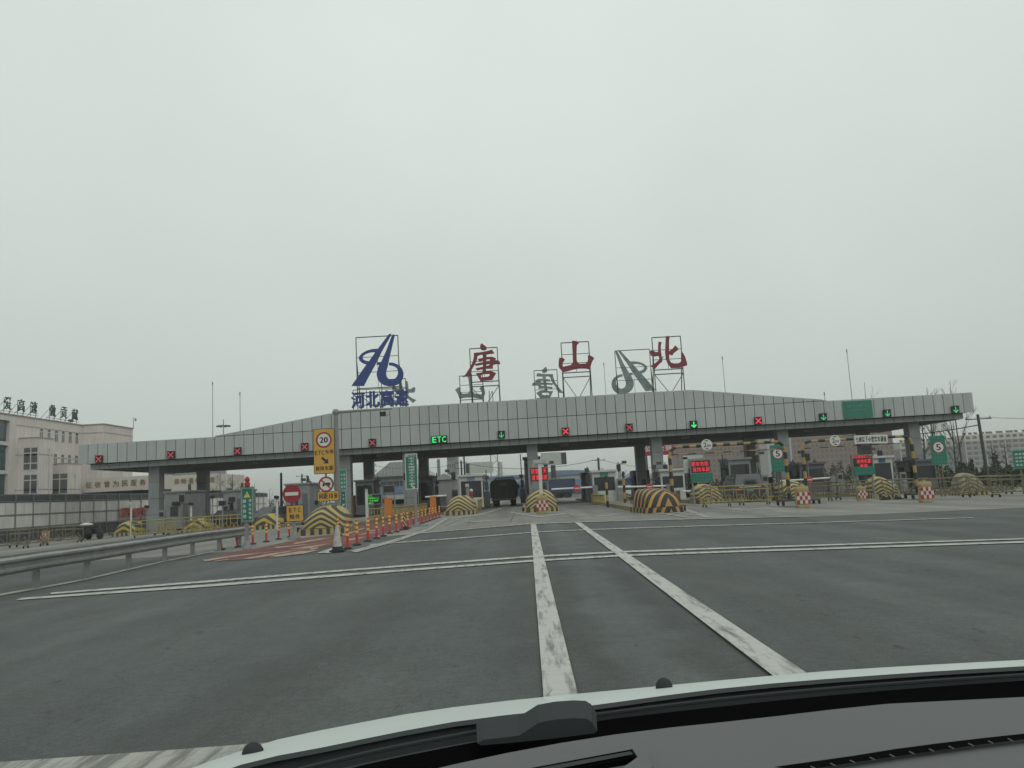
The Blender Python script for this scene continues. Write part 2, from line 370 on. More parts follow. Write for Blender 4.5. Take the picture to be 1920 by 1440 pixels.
# ---------------------------------------------------------------- builders
class MB:
    def __init__(self, bold=1.0): self.bold = bold; self.v = []; self.f = []; self.m = []
    def add(self, vs, fs, mi=0):
        n = len(self.v); self.v += [Vector(p) for p in vs]
        self.f += [tuple(i + n for i in q) for q in fs]; self.m += [mi] * len(fs); return self
    def box(self, x0, x1, y0, y1, z0, z1, mi=0):
        vs = [(x, y, z) for z in (z0, z1) for y in (y0, y1) for x in (x0, x1)]
        return self.add(vs, [(0, 2, 3, 1), (4, 5, 7, 6), (0, 1, 5, 4), (2, 6, 7, 3), (0, 4, 6, 2), (1, 3, 7, 5)], mi)
    def cbox(self, c, sx, sy, sz, mi=0):
        return self.box(c[0] - sx / 2, c[0] + sx / 2, c[1] - sy / 2, c[1] + sy / 2, c[2] - sz / 2, c[2] + sz / 2, mi)
    def tube(self, a, b, r, r2=None, n=6, mi=0):
        a = Vector(a); b = Vector(b); r2 = r if r2 is None else r2
        d = b - a
        if d.length < 1e-6: return self
        q = d.to_track_quat('Z', 'Y'); vs = []
        for p, rr in ((a, r), (b, r2)):
            for i in range(n):
                an = 2 * math.pi * (i + 0.5) / n
                vs.append(p + q @ Vector((rr * math.cos(an), rr * math.sin(an), 0)))
        fs = [(i, (i + 1) % n, n + (i + 1) % n, n + i) for i in range(n)] + [tuple(reversed(range(n))), tuple(range(n, 2 * n))]
        return self.add(vs, fs, mi)
    def path(self, pts, r, n=6, mi=0):
        for a, b in zip(pts, pts[1:]): self.tube(a, b, r, n=n, mi=mi)
        return self
    def lathe(self, c, prof, n=14, mi=0, axis='z'):
        vs = []
        for r, h in prof:
            for i in range(n):
                a = 2 * math.pi * i / n
                p = (r * math.cos(a), r * math.sin(a), h)
                if axis == 'x': p = (h, p[0], p[1])
                if axis == 'y': p = (p[0], h, p[1])
                vs.append((c[0] + p[0], c[1] + p[1], c[2] + p[2]))
        k = len(prof); fs = []
        for j in range(k - 1):
            for i in range(n):
                fs.append((j * n + i, j * n + (i + 1) % n, (j + 1) * n + (i + 1) % n, (j + 1) * n + i))
        fs += [tuple(reversed(range(n))), tuple(range((k - 1) * n, k * n))]
        return self.add(vs, fs, mi)
    def poly(self, loops, y0, y1, mi=0):
        """outline loops in (x,z) (first the outside, then holes) extruded from depth y0 to y1"""
        ls = [[Vector((p[0], p[1], 0)) for p in l] for l in loops]
        tri = tessellate_polygon(ls); flat = [p for l in ls for p in l]; n = len(flat)
        vs = [(p.x, y0, p.y) for p in flat] + [(p.x, y1, p.y) for p in flat]
        fs = []
        for t in tri:
            a, b, c = t
            ar = (flat[b] - flat[a]).cross(flat[c] - flat[a]).z
            if ar < 0: a, b, c = c, b, a
            fs.append((a, b, c)); fs.append((n + c, n + b, n + a))
        off = 0
        for l in ls:
            k = len(l)
            for i in range(k): fs.append((off + i, off + (i + 1) % k, n + off + (i + 1) % k, n + off + i))
            off += k
        return self.add(vs, fs, mi)
    def grid(self, rows, mi=0, flip=False):
        k = len(rows[0]); vs = [p for r in rows for p in r]; fs = []
        for j in range(len(rows) - 1):
            for i in range(k - 1):
                q = (j * k + i, j * k + i + 1, (j + 1) * k + i + 1, (j + 1) * k + i)
                fs.append(q[::-1] if flip else q)
        return self.add(vs, fs, mi)
    def text(self, s, cx, cz, w, h, y, thick=0.0, mi=0, mirror=False):
        """string fitted into a w x h box centred on (cx, cz) in the plane y, readable from -y"""
        vs, fs, (a, b, c, d) = glyph(s); sx = w / max(b - a, 1e-4); sz = h / max(d - c, 1e-4); n = len(vs)
        P = [(cx + (p[0] - (a + b) / 2) * sx * (-1 if mirror else 1), cz + (p[1] - (c + d) / 2) * sz) for p in vs]
        if not thick:
            if not self.bold: return self.add([(p[0], y, p[1]) for p in P], fs, mi)
            d = min(w, h * 1.2) * .035 * self.bold
            for k, (dx, dz) in enumerate(((-d, 0), (d, 0), (0, d * .5))): self.add([(p[0] + dx, y - .0012 * k, p[1] + dz) for p in P], fs, mi)
            return self
        if self.bold > 1:
            b_ = self.bold; self.bold = 1; d = w * .035
            for k, (dx, dz) in enumerate(((-d, 0), (d, 0), (0, d * .6), (0, -d * .6))): self.text(s, cx + dx, cz + dz, w, h, y - .006 * k, thick, mi, mirror)
            self.bold = b_; return self
        edges = {}
        for f in fs:
            for i in range(len(f)): edges[(f[i], f[(i + 1) % len(f)])] = 1
        side = [(e[0], e[1], n + e[1], n + e[0]) for e in edges if (e[1], e[0]) not in edges]
        return self.add([(p[0], y, p[1]) for p in P] + [(p[0], y + thick, p[1]) for p in P],
                        list(fs) + [tuple(n + i for i in reversed(f)) for f in fs] + side, mi)
    def build(self, name, m, parent=None, org=None, label=None, smooth=False, local=False):
        me = bpy.data.meshes.new(name)
        o = Vector((0, 0, 0)) if local else (world_loc(parent) if parent is not None else (Vector(org) if org is not None else Vector((0, 0, 0))))
        me.from_pydata([tuple(p - o) for p in self.v], [], self.f)
        for x in (m if isinstance(m, (list, tuple)) else [m]): me.materials.append(MATS[x])
        if len(me.materials) > 1: me.polygons.foreach_set('material_index', self.m)
        if smooth: me.polygons.foreach_set('use_smooth', [True] * len(me.polygons))
        me.update()
        ob = bpy.data.objects.new(name, me); COL.objects.link(ob)
        if parent is not None: ob.parent = parent
        elif not local: ob.location = o
        if label: ob['label'] = label
        return ob
def world_loc(p):
    o = Vector(p.location)
    while p.parent: p = p.parent; o = o + Vector(p.location)
    return o
def thing(name, loc, label, cat, group=None):
    o = bpy.data.objects.new(name, None); o.empty_display_size = 0.3; COL.objects.link(o); o.location = loc
    return tag(o, label, cat, group)
def tag(o, label, cat, group=None):
    o['label'] = label; o['category'] = cat
    if group: o['group'] = group
    return o
KIDS = {}
def copy_tree(o, loc=None, rot=None, parent=None, scale=None, first=True):
    c = o.copy(); COL.objects.link(c); c.parent = parent
    if loc is not None: c.location = loc
    if rot is not None: c.rotation_euler = (0, 0, rot)
    if scale is not None: c.scale = scale
    if first and o.name not in KIDS: KIDS.clear(); [KIDS.setdefault(q.parent.name, []).append(q) for q in COL.objects if q.parent]
    for ch in list(KIDS.get(o.name, [])): copy_tree(ch, parent=c, first=False)
    return c
def share(src, name, parent, loc):      # another object on the same mesh
    ob = bpy.data.objects.new(name, src.data); COL.objects.link(ob); ob.parent = parent; ob.location = loc; return ob

# glyph outlines from Blender's built-in font
STR = ["ETC", "E", "T", "C", "20", "2", "m", "5", "10", "!", "爱", "高", "速", "做", "贡", "献"] + list(
    "河北高速前车异常请在此等待除外专用保持车距间米调头车辆请走人工车道控制车速减慢行谨慎驾驶雨雪雾天跟危险七座以下小型客通绿色免费证征收管为民服务确保畅争一流平安限高注意观察严禁超宣传方已到公里停无卡")
GL = {}
def load_glyphs(strs=None):
    obs = []
    for s in dict.fromkeys(strs or STR):
        cu = bpy.data.curves.new('g', 'FONT'); cu.body = s; cu.resolution_u = 2; cu.offset = 0.006
        o = bpy.data.objects.new('g', cu); COL.objects.link(o); obs.append((s, o))
    bpy.context.view_layer.update(); dg = bpy.context.evaluated_depsgraph_get()
    for s, o in obs:
        me = o.evaluated_get(dg).to_mesh()
        vs = [(v.co.x, v.co.y) for v in me.vertices]; fs = [tuple(p.vertices) for p in me.polygons]
        fs2 = []
        for f in fs:
            ar = sum(vs[f[i]][0] * vs[f[(i + 1) % len(f)]][1] - vs[f[(i + 1) % len(f)]][0] * vs[f[i]][1] for i in range(len(f)))
            fs2.append(f if ar > 0 else f[::-1])
        bb = (min(v[0] for v in vs), max(v[0] for v in vs), min(v[1] for v in vs), max(v[1] for v in vs)) if vs else (0, 1, 0, 1)
        GL[s] = (vs, fs2, bb); o.evaluated_get(dg).to_mesh_clear()
    for s, o in obs:
        cu = o.data; bpy.data.objects.remove(o); bpy.data.curves.remove(cu)
load_glyphs()
def glyph(s):
    if s not in GL: load_glyphs([s])
    return GL[s]
def row(mb, s, cx, cz, w, h, y, thick=0.0, mi=0, fill=0.86):
    """characters of s spread evenly over a row"""
    k = len(s); c = w / k
    for i, ch in enumerate(s):
        if ch == ' ': continue
        ww = c * fill * (0.55 if ch in '一' and False else 1)
        hh = h * (0.18 if ch == '一' else 1)
        mb.text(ch, cx - w / 2 + c * (i + 0.5), cz, ww, hh, y, thick, mi)

# ---------------------------------------------------------------- ground sheets
def sheet(name, pts, dz, m, kind='structure', parent=None):
    """a polygon given in world XY laid on the crowned ground, dz above it; cut every 2 m across so that it follows the crown"""
    import bmesh
    bm = bmesh.new(); f = bm.faces.new([bm.verts.new((p[0], p[1], 0)) for p in pts])
    x0 = min(p[0] for p in pts); x1 = max(p[0] for p in pts)
    x = math.ceil(max(x0, -47) / 2) * 2
    cuts = []
    while x < min(x1, 49): cuts.append(x); x += 2
    for c in cuts:
        bmesh.ops.bisect_plane(bm, geom=bm.verts[:] + bm.edges[:] + bm.faces[:], plane_co=(c, 0, 0), plane_no=(1, 0, 0))
    bmesh.ops.triangulate(bm, faces=bm.faces[:])
    for v in bm.verts: v.co.z = gz(v.co.x) + dz
    bmesh.ops.recalc_face_normals(bm, faces=bm.faces[:])
    if sum(f.normal.z for f in bm.faces) < 0: bmesh.ops.reverse_faces(bm, faces=bm.faces[:])
    me = bpy.data.meshes.new(name); bm.to_mesh(me); bm.free(); me.materials.append(MATS[m])
    o = bpy.data.objects.new(name, me); COL.objects.link(o)
    if parent is not None: o.parent = parent; 
    elif kind: o['kind'] = kind
    return o
def pxsheet(name, pxs, dz, m, **k): return sheet(name, [G(x, y)[:2] for x, y in pxs], dz, m, **k)
# ================================================================ GROUND AND ROAD
sheet('ground', [(-1600, -60), (1600, -60), (1600, 3000), (-1600, 3000)], -0.03, 'earth')
def concrete_edge(px):
    pts = [(0, 1062), (760, 999.5), (994, 981.6), (1080, 979.2), (1500, 968.6), (1920, 951)]
    return pts
near_edge = [G(x, y) for x, y in [(430, 1034), (560, 1020), (737, 1003.6), (860, 993.3), (994, 982), (1080, 979.2), (1500, 968.6), (1740, 959), (1920, 951)]]
e = [(-60, 30)] + [(p.x, p.y) for p in near_edge] + [(60, near_edge[-1].y - 4)]
sheet('road', [(-60, -8), (60, -8)] + [e[-1]] + e[::-1][1:], -0.014, 'asphalt')
sheet('plaza_pavement', e + [(60, 130), (-60, 130)], -0.012, 'concrete_slab')
sheet('road', [(-60, 130), (60, 130), (60, 420), (-60, 420)], -0.016, 'asphalt_worn')
# joints between the big concrete slabs
jm = MB()
for i in range(-6, 8):
    x = 2.8 * i + 3.36 - 1.4
    for k in range(14):
        y0 = 33 + k * 4.2
        if abs(x) > 3 or True: jm.add([(x, y0 + 2, gz(x) - .004), (x + .03, y0 + 2, gz(x) - .004), (x + .03, y0 + 6.1, gz(x) - .004), (x, y0 + 6.1, gz(x) - .004)], [(0, 1, 2, 3)])
for k in range(12):
    y = 37 + k * 5
    for i in range(-14, 16):
        xa, xb = i * 2.8, i * 2.8 + 2.75
        jm.add([(xa, y, gz(xa) - .004), (xb, y, gz(xb) - .004), (xb, y + .05, gz(xb) - .004), (xa, y + .05, gz(xa) - .004)], [(0, 1, 2, 3)])
j = jm.build('pavement_joint', 'joint_dark'); j['kind'] = 'structure'
# darker worn wheel lanes on the asphalt and concrete


def strip_line(name, a, b, w, m, dz=0.0):
    """a painted line between two pixel points on the road, w metres wide (measured across)"""
    A, B = G(*a), G(*b); d = (B - A).normalized(); n = Vector((-d.y, d.x, 0)) * w / 2
    return sheet(name, [(A + n)[:2], (B + n)[:2], (B - n)[:2], (A - n)[:2]], dz, m)
pxsheet('lane_line', [(995, 983), (1005, 983), (1083, 1300), (1110, 1420), (1022, 1420), (1019, 1305)], 0.004, 'white_line')
pxsheet('lane_line', [(1078, 980), (1089, 980), (1512, 1262), (1760, 1427), (1660, 1427), (1450, 1268)], 0.004, 'white_line')
def poly_line(name, pts, w, m, dz):
    for a, b in zip(pts, pts[1:]): strip_line(name, a, b, w, m, dz)
def px_band(name, top, bot, m, dz): pxsheet(name, top + bot[::-1], dz, m)
px_band('transverse_line', [(95, 1111), (400, 1087.5), (640, 1068.2), (996, 1042), (1165, 1033.0), (1500, 1022), (1920, 1009)], [(95, 1114), (400, 1091), (640, 1071.2), (996, 1045), (1165, 1036), (1500, 1024.5), (1920, 1011)], 'white_line', 0.0)
px_band('transverse_line', [(40, 1121), (400, 1095), (640, 1076.2), (996, 1050), (1165, 1040.0), (1500, 1028.5), (1920, 1014.5)], [(30, 1125), (400, 1099.2), (640, 1080), (996, 1053), (1165, 1043), (1500, 1031.5), (1920, 1017.5)], 'white_line', 0.0)
px_band('transverse_line', [(693, 1020), (860, 1008), (1007, 996.5), (1080, 993), (1500, 979.8), (1825, 970)], [(693, 1022), (860, 1010), (1007, 998.2), (1080, 994.8), (1500, 981.2), (1825, 971.2)], 'white_line_faded', 0.0)
px_band('transverse_line', [(737, 1003), (860, 992.8), (994, 981.4), (1080, 978.6), (1500, 968)], [(737, 1004.8), (860, 994.2), (994, 983), (1080, 979.8), (1500, 969)], 'white_line_faded', 0.004)
pxsheet('transverse_line', [(-80, 1437), (0, 1430), (300, 1409), (520, 1392), (620, 1460), (200, 1500), (-80, 1500)], 0.004, 'white_line_faded')
pxsheet('lane_line', [(594, 1037), (622, 1028), (650, 1027), (620, 1037)], 0.004, 'white_line')
# edge lines beside the guard rail and round the islands
px_band('edge_line', [(0, 1113), (100, 1096), (163, 1084), (241, 1066), (309, 1051), (400, 1033)], [(0, 1117), (100, 1099), (163, 1087), (241, 1069), (309, 1053), (400, 1035)], 'white_line_faded', 0.0)
px_band('edge_line', [(655, 1033), (730, 1014), (800, 992), (836, 971)], [(668, 1036), (745, 1015), (806, 994), (842, 972)], 'white_line_faded', 0.004)
px_band('edge_line', [(842, 971), (900, 964), (960, 946)], [(842, 973), (902, 966), (963, 947)], 'white_line_faded', 0.004)
px_band('edge_line', [(958, 959), (1010, 968), (1060, 962)], [(955, 961), (1010, 970.5), (1064, 963.5)], 'white_line_faded', 0.004)
px_band('edge_line', [(1125, 941), (1190, 956), (1240, 962)], [(1125, 943), (1190, 958.5), (1240, 964)], 'white_line_faded', 0.004)
px_band('edge_line', [(1278, 951), (1335, 970)], [(1272, 952), (1322, 971)], 'white_line_faded', 0.004)
for a, b in (((1235, 957), (1300, 966)), ((1225, 960), (1285, 970)), ((1245, 953), (1310, 963))): strip_line('hatch_line', a, b, 0.18, 'white_line_faded', 0.008)
for a, b in (((1370, 956), (1410, 959)), ((1405, 940), (1460, 950)), ((1500, 952), (1545, 951)), ((1430, 938), (1500, 944)), ((1640, 947), (1720, 944))): strip_line('edge_line', a, b, 0.16, 'white_line_faded', 0.0)
for a, b in (((1070, 960), (1112, 959)), ((1122, 960), (1175, 958)), ((1320, 953), (1345, 953)), ((1348, 955), (1375, 953)), ((1388, 953), (1428, 950)), ((1290, 948), (1330, 947)), ((1600, 941), (1660, 939))):
    strip_line('speed_bump', a, b, 0.22, 'fence_stripes', 0.02)
# small painted arrows
for px, py in ((908, 977), (1142, 966)):
    A = G(px, py); m = MB(); z = gz(A.x) - .003
    m.add([(A.x - .55, A.y - .5, z), (A.x + .6, A.y - .2, z), (A.x + .6, A.y + .2, z), (A.x - .1, A.y + .9, z), (A.x - .9, A.y + .2, z)], [(0, 1, 2, 3, 4)])
    o = m.build('painted_arrow', 'white_line_faded', org=A); o['kind'] = 'structure'
# red lane surfacing with worn cream letters
pxsheet('red_lane', [(385, 1050), (400, 1043), (513, 1021), (567, 1008.5), (624, 1002), (662, 989), (700, 977), (765, 960), (812, 948), (840, 944), (838, 960), (790, 978), (740, 993), (655, 1022), (624, 1023), (595, 1029), (572, 1036), (505, 1045), (435, 1051)], -0.004, 'red_surfacing')
for q in ([(380, 1050), (440, 1041), (545, 1031), (500, 1036), (430, 1045), (385, 1053)], [(455, 1048), (500, 1039), (575, 1029), (545, 1034), (500, 1043), (470, 1048)],
          [(505, 1043), (560, 1034), (600, 1031), (570, 1038), (520, 1044)], [(512, 1026), (570, 1021), (600, 1018), (560, 1023), (520, 1028)],
          [(548, 1019), (590, 1011), (626, 1007), (590, 1014), (556, 1020)], [(540, 1030), (575, 1025), (620, 1019), (580, 1028)], [(400, 1052), (425, 1049), (430, 1049.5), (405, 1053)],
          [(655, 1005), (690, 999), (725, 996), (690, 1001)], [(640, 1014), (668, 1008), (690, 1006), (660, 1013)], [(690, 995), (712, 992), (712, 994), (692, 997)], [(580, 1029), (596, 1026.5), (598, 1028), (584, 1031)], [(640, 1002), (680, 990), (684, 991), (645, 1004)]):
    pxsheet('road_lettering', q, 0.003, 'cream_line')

# ================================================================ TOLL CANOPY
FY = 70.0
zl, zr = at(160, 870, FY), at(1826, 772.5, FY)
XL, XR = at(147, 850, FY).x, at(1826, 760, FY).x
def zb(x): return zl.z + (zr.z - zl.z) * (x - zl.x) / (zr.x - zl.x)
R1, R2 = 1.75, 1.62
xa, xb, xc, xd = at(398, 818, FY).x, at(652, 768, FY).x, at(1295, 733, FY).x, at(1557, 750, FY).x
def zt(x):
    if x <= xa or x >= xd: return 0.0
    if x < xb: return R2 * (x - xa) / (xb - xa)
    if x > xc: return R2 * (xd - x) / (xd - xc)
    return R2
canopy = thing('toll_canopy', (0, FY + 9, 0), 'long grey metal-panelled toll plaza roof on square columns, spanning the whole road', 'toll canopy')
NP = 91; P = (XR - XL) / NP; GAP = 0.05
b = MB()
prof = [(XL + .05, zb(XL) + .05), (XR - .05, zb(XR) + .05), (XR - .05, zb(XR) + R1 - .06), (xd, zb(xd) + R1 - .06), (xc, zb(xc) + R1 + R2 - .06), (xb, zb(xb) + R1 + R2 - .06), (xa, zb(xa) + R1 - .06), (XL + .05, zb(XL) + R1 - .06)]
b.poly([prof], FY + .07, FY + .9); b.build('fascia_frame', 'joint_dark', canopy)
b = MB(); b.poly([[(p[0] * .999, p[1] - (.0 if i < 2 else .25)) for i, p in enumerate(prof)]], FY + .9, FY + 17.9); b.build('roof_slab', 'strip_grey', canopy)
first = None
for i in range(NP):
    x = XL + i * P; m = MB(); sh = (zr.z - zl.z) / (zr.x - zl.x) * P
    if first is None:
        m.poly([[(GAP / 2, 0), (P - GAP / 2, sh), (P - GAP / 2, sh + R1 - GAP), (GAP / 2, R1 - GAP)]], 0, .06)
        first = m.build('panel', 'panel_grey', canopy, local=True); first.location = (x, FY - canopy.location.y, zb(x))
    else: share(first, 'panel', canopy, (x, FY - canopy.location.y, zb(x)))
flat = None
for i in range(NP):
    x = XL + i * P; h0, h1 = zt(x + GAP / 2), zt(x + P - GAP / 2)
    if max(h0, h1) < .12: continue
    loc = (x, FY - canopy.location.y, zb(x) + R1)
    if flat is not None and h0 == R2 and h1 == R2: share(flat, 'panel', canopy, loc); continue
    m = MB()
    if min(h0, h1) < .06: m.poly([[(GAP / 2, 0), (P - GAP / 2, 0), (P - GAP / 2, max(h1, .06)), (GAP / 2, max(h0, .06))]], 0, .06)
    else: m.poly([[(GAP / 2, 0), (P - GAP / 2, sh), (P - GAP / 2, sh + h1), (GAP / 2, h0)]], 0, .06)
    o = m.build('panel', 'panel_grey', canopy, local=True); o.location = loc
    if h0 == R2 and h1 == R2: flat = o
for o_ in canopy.children:
    if o_.name.startswith('panel'): o_.location.y += random.uniform(-.012, .012); o_.rotation_euler = (random.uniform(-.004, .004), 0, random.uniform(-.01, .01))
# recessed lower strip, its panels, and the soffit
SH = 0.50; XL2, XR2 = XL + .75, XR - .7
b = MB(); b.poly([[(XL2, zb(XL2) - SH + .02), (XR2, zb(XR2) - SH + .02), (XR2, zb(XR2) + .04), (XL2, zb(XL2) + .04)]], FY + .62, FY + .9); b.build('strip_frame', 'joint_dark', canopy)
f2 = None; n2 = int((XR2 - XL2) / P); P2 = (XR2 - XL2) / n2
for i in range(n2):
    x = XL2 + i * P2
    if f2 is None:
        m = MB(); m.poly([[(.02, 0), (P2 - .02, sh), (P2 - .02, sh + SH - .05), (.02, SH - .05)]], 0, .05)
        f2 = m.build('strip_panel', 'strip_grey', canopy, local=True); f2.location = (x, FY + .57 - canopy.location.y, zb(x) - SH)
    else: share(f2, 'strip_panel', canopy, (x, FY + .57 - canopy.location.y, zb(x) - SH))
for xe, s in ((XL2, 1), (XR2, -1)):
    m = MB()
    for k in range(18):
        y0 = FY + 1.0 + k * .94; m.box(min(xe, xe - .05 * s), max(xe, xe - .05 * s), y0, y0 + .88, zb(xe) - SH, zb(xe) - .05)
    m.build('end_cladding', 'strip_grey', canopy)
b = MB()
for i in range(24):
    x0 = XL2 + (XR2 - XL2) * i / 24; x1 = XL2 + (XR2 - XL2) * (i + 1) / 24 - .03
    for k in range(6):
        y0 = FY + .92 + k * 2.83; b.poly([[(x0, zb(x0) - SH + .06), (x1, zb(x1) - SH + .06), (x1, zb(x1) - SH + .12), (x0, zb(x0) - SH + .12)]], y0, y0 + 2.79)
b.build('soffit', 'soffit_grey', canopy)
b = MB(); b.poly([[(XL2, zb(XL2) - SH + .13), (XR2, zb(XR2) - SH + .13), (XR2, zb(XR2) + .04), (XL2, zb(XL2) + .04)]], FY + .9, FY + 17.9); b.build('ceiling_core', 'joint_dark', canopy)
# columns, front and rear rows, clad in four stacked sheets each
colx = [-33.0, -16.0, -10.4, 0.62, 11.6, 22.7, 34.2]
for x in colx:
    for y in (72.0, 82.5):
        z0, z1 = gz(x), zb(x) - SH + .06
        m = MB(); m.box(x - .43, x + .43, y - .5, y + .5, z0, z1); c = m.build('column', 'joint_dark', canopy)
        hh = (z1 - .01 - z0) / 4
        for k in range(4):
            q = MB()
            za, zz = z0 + k * hh + .012, z0 + (k + 1) * hh - .012
            q.box(x - .47, x + .47, y - .545, y - .505, za, zz); q.box(x - .47, x + .47, y + .505, y + .545, za, zz)
            q.box(x - .47, x - .435, y - .5, y + .5, za, zz); q.box(x + .435, x + .47, y - .5, y + .5, za, zz)
            o = q.build('cladding_sheet', 'column_clad', None, org=(0, 0, 0)); o.parent = c; o.location = -Vector(world_loc(c)) 
# lightning rods on the roof
def rod(px, ytop, ybot, Y, label):
    a, bb = at(px[1], ybot, Y), at(px[0], ytop, Y); z = min(bb.z - 1, zb(a.x) + R1 - .2)
    m = MB(); m.tube((a.x, Y, z), (a.x, Y, bb.z - .3), .03, .022, 6).tube((a.x, Y, bb.z - .3), (a.x, Y, bb.z), .055, .045, 6)
    tag(m.build('lightning_rod', 'steel_grey', org=(a.x, Y, z)), label, 'lightning rod', 'thin rods standing on the canopy roof')
rod((398.5, 399), 716, 818, 71, 'tall thin rod at the left foot of the canopy slope')
rod((450, 450.5), 735, 805, 71, 'second thin rod from the left, on the rising canopy slope')
rod((1132, 1136), 680, 738, 80, 'short rod between the red mountain-shaped character and the reversed logo')
rod((1357, 1360), 668, 736, 74, 'thin rod right of the last red roof character')
rod((1587.5, 1597.5), 655, 747, 72, 'tallest rod, above the green board at the right')
rod((1545, 1546.5), 735, 748, 72, 'short stub of a rod left of the green roof board')

# ---------------------------------------------------------------- roof signs
def loops_from(crop, scale, loops):      # crop pixels -> (x, z) on the plane Y
    return [[(lambda p: (p.x, p.z))(at(crop[0] + x / scale, crop[1] + y / scale, FY + .3)) for x, y in l] for l in loops]
LOGO = [
 [[(835,138),(800,150),(620,390),(575,450),(465,605),(425,655),(290,850),(170,1020),(375,1020),(430,910),(525,735),(600,600),(680,430),(830,165)]],
 [[(622,392),(520,400),(430,425),(350,470),(305,520),(293,560),(310,600),(345,630),(385,648),(427,656),(466,607),(410,595),(370,575),(352,545),(360,510),(410,475),(490,450),(577,450)]],
 [[(895,155),(865,155),(845,190),(760,420),(670,620),(605,622),(592,660),(640,665),(605,770),(595,830),(610,900),(650,965),(710,1005),(790,1022),(870,1020),(950,995),(1010,940),(1040,870),(1045,800),(1025,735),(985,685),(930,650),(870,630),(805,628),(803,670),(850,675),(900,695),(940,730),(955,770),(955,820),(935,870),(895,905),(850,918),(800,905),(765,870),(750,820),(755,760),(780,670),(800,570),(840,400),(890,190)]]]
TANG = [
 [[(585,150),(562,180),(555,215),(558,250),(580,285),(640,295),(685,280),(688,228),(650,195),(615,170)]],
 [[(425,350),(560,337),(700,312),(805,282),(848,355),(700,378),(560,385),(500,410),(490,490),(440,590),(380,690),(370,760),(330,820),(190,852),(250,800),(340,660),(400,540),(425,440)]],
 [[(610,378),(690,374),(675,480),(672,660),(680,740),(600,762),(608,690),(615,560),(612,450)]],
 [[(510,475),(615,455),(617,500),(525,520)]],
 [[(672,437),(800,430),(885,460),(860,515),(925,505),(960,525),(975,580),(900,575),(830,590),(815,630),(825,672),(670,674)],[(680,480),(680,535),(750,525),(765,500),(755,475)],[(680,585),(680,620),(745,610),(755,575)]],
 [[(445,580),(612,545),(612,585),(460,615)]], [[(465,670),(612,640),(610,680),(485,707)]],
 [[(468,775),(600,757),(680,725),(790,725),(885,770),(830,860),(805,905),(560,930),(530,880)],[(565,820),(590,860),(700,850),(750,830),(750,778),(600,787)]]]
SHAN = [[[(915,98),(990,98),(1065,130),(1015,190),(1010,350),(1012,500),(1030,545),(1070,575),(1200,570),(1235,530),(1250,470),(1243,400),(1300,405),(1378,455),(1330,540),(1300,640),(1290,697),(1230,675),(1100,670),(950,690),(800,735),(720,750),(690,700),(650,660),(635,600),(640,520),(650,450),(720,450),(765,485),(755,510),(715,565),(720,640),(890,600),(935,545),(930,400),(920,200)]]]
BEI = [
 [[(1120,220),(1170,225),(1180,240),(1165,300),(1165,400),(1180,500),(1185,530),(1225,505),(1195,560),(1195,620),(1140,660),(1050,765),(965,700),(1050,650),(1130,580),(1140,540),(1120,500),(1010,515),(970,490),(950,420),(965,385),(1010,400),(1060,425),(1115,425),(1115,300)]],
 [[(1270,112),(1300,102),(1340,125),(1330,200),(1330,410),(1400,360),(1450,295),(1500,335),(1515,380),(1440,435),(1395,490),(1330,465),(1335,580),(1370,640),(1440,655),(1520,650),(1570,620),(1590,560),(1575,440),(1600,430),(1650,520),(1690,650),(1690,690),(1620,710),(1550,740),(1380,745),(1310,660),(1270,560),(1255,420)]]]
def shape_mesh(crop, sc, pieces):
    """all pieces as (x,z) loops relative to the bottom centre of the whole"""
    L = [loops_from(crop, sc, p) for p in pieces]
    xs = [q[0] for p in L for l in p for q in l]; zs = [q[1] for p in L for l in p for q in l]
    cx, z0 = (min(xs) + max(xs)) / 2, min(zs)
    return [[[(q[0] - cx, q[1] - z0) for q in l] for l in p] for p in L], cx, z0, max(xs) - min(xs), max(zs) - min(zs)
SHP = {'logo': shape_mesh((640, 610), 9.0, LOGO), 'tang': shape_mesh((850, 630), 11.07, TANG), 'shan': shape_mesh((990, 630), 11.08, SHAN), 'bei': shape_mesh((1130, 620), 10.67, BEI)}
def frame_sign(key, x, y, z0, mirror, color, label, fx0, fx1, ftop, group, zroof):
    """a roof character on its tube frame: x,z0 is the bottom centre of the character; the frame spans fx0..fx1 and rises to ftop above z0"""
    t = thing('roof_sign', (x, y, zroof), label, 'sign', group)
    pcs = SHP[key][0]; m = MB()
    for i, p in enumerate(pcs):
        lp = [[((-q[0] if mirror else q[0]) + x, q[1] + z0) for q in l] for l in p]
        m.poly(lp, y - .012 * i, y + .22 + .012 * i)
    m.build('character' if key != 'logo' else 'emblem', color, t)
    bk = -1 if mirror else 1
    yf = y + .3 * (1 if not mirror else -1) + (0.0 if not mirror else 0.0)
    f = MB(); r = .045
    top = z0 + ftop
    f.tube((x + fx0, yf, zroof), (x + fx0, yf, top), r).tube((x + fx1, yf, zroof), (x + fx1, yf, top), r)
    for zz in (top, z0 + ftop * .6, z0 + ftop * .3): f.tube((x + fx0, yf, zz), (x + fx1, yf, zz), r if zz == top else .028)
    f.tube((x + fx0, yf, z0 - .05), (x + fx1, yf, z0 - .05), r).tube((x + fx0, yf, z0 - .45), (x + fx1, yf, z0 - .45), r)
    xm = x + (fx0 + fx1) / 2
    f.tube((xm, yf, z0 - .05), (xm, yf, z0 + ftop * .6), .02)
    f.build('frame', 'steel_dark', t)
    s = MB(); yb = yf + 1.6 * bk
    for q in (fx0, fx1):
        s.tube((x + q, yb, zroof), (x + q, yf, z0 + ftop * .55), r).tube((x + q, yb, zroof), (x + q, yb - .9 * bk, z0 - .2), .03)
        s.tube((x + q, yf, z0 - .45), (x + (fx0 + fx1) / 2, yf, zroof + .1), .03)
    s.build('brace', 'steel_dark', t)
    return t
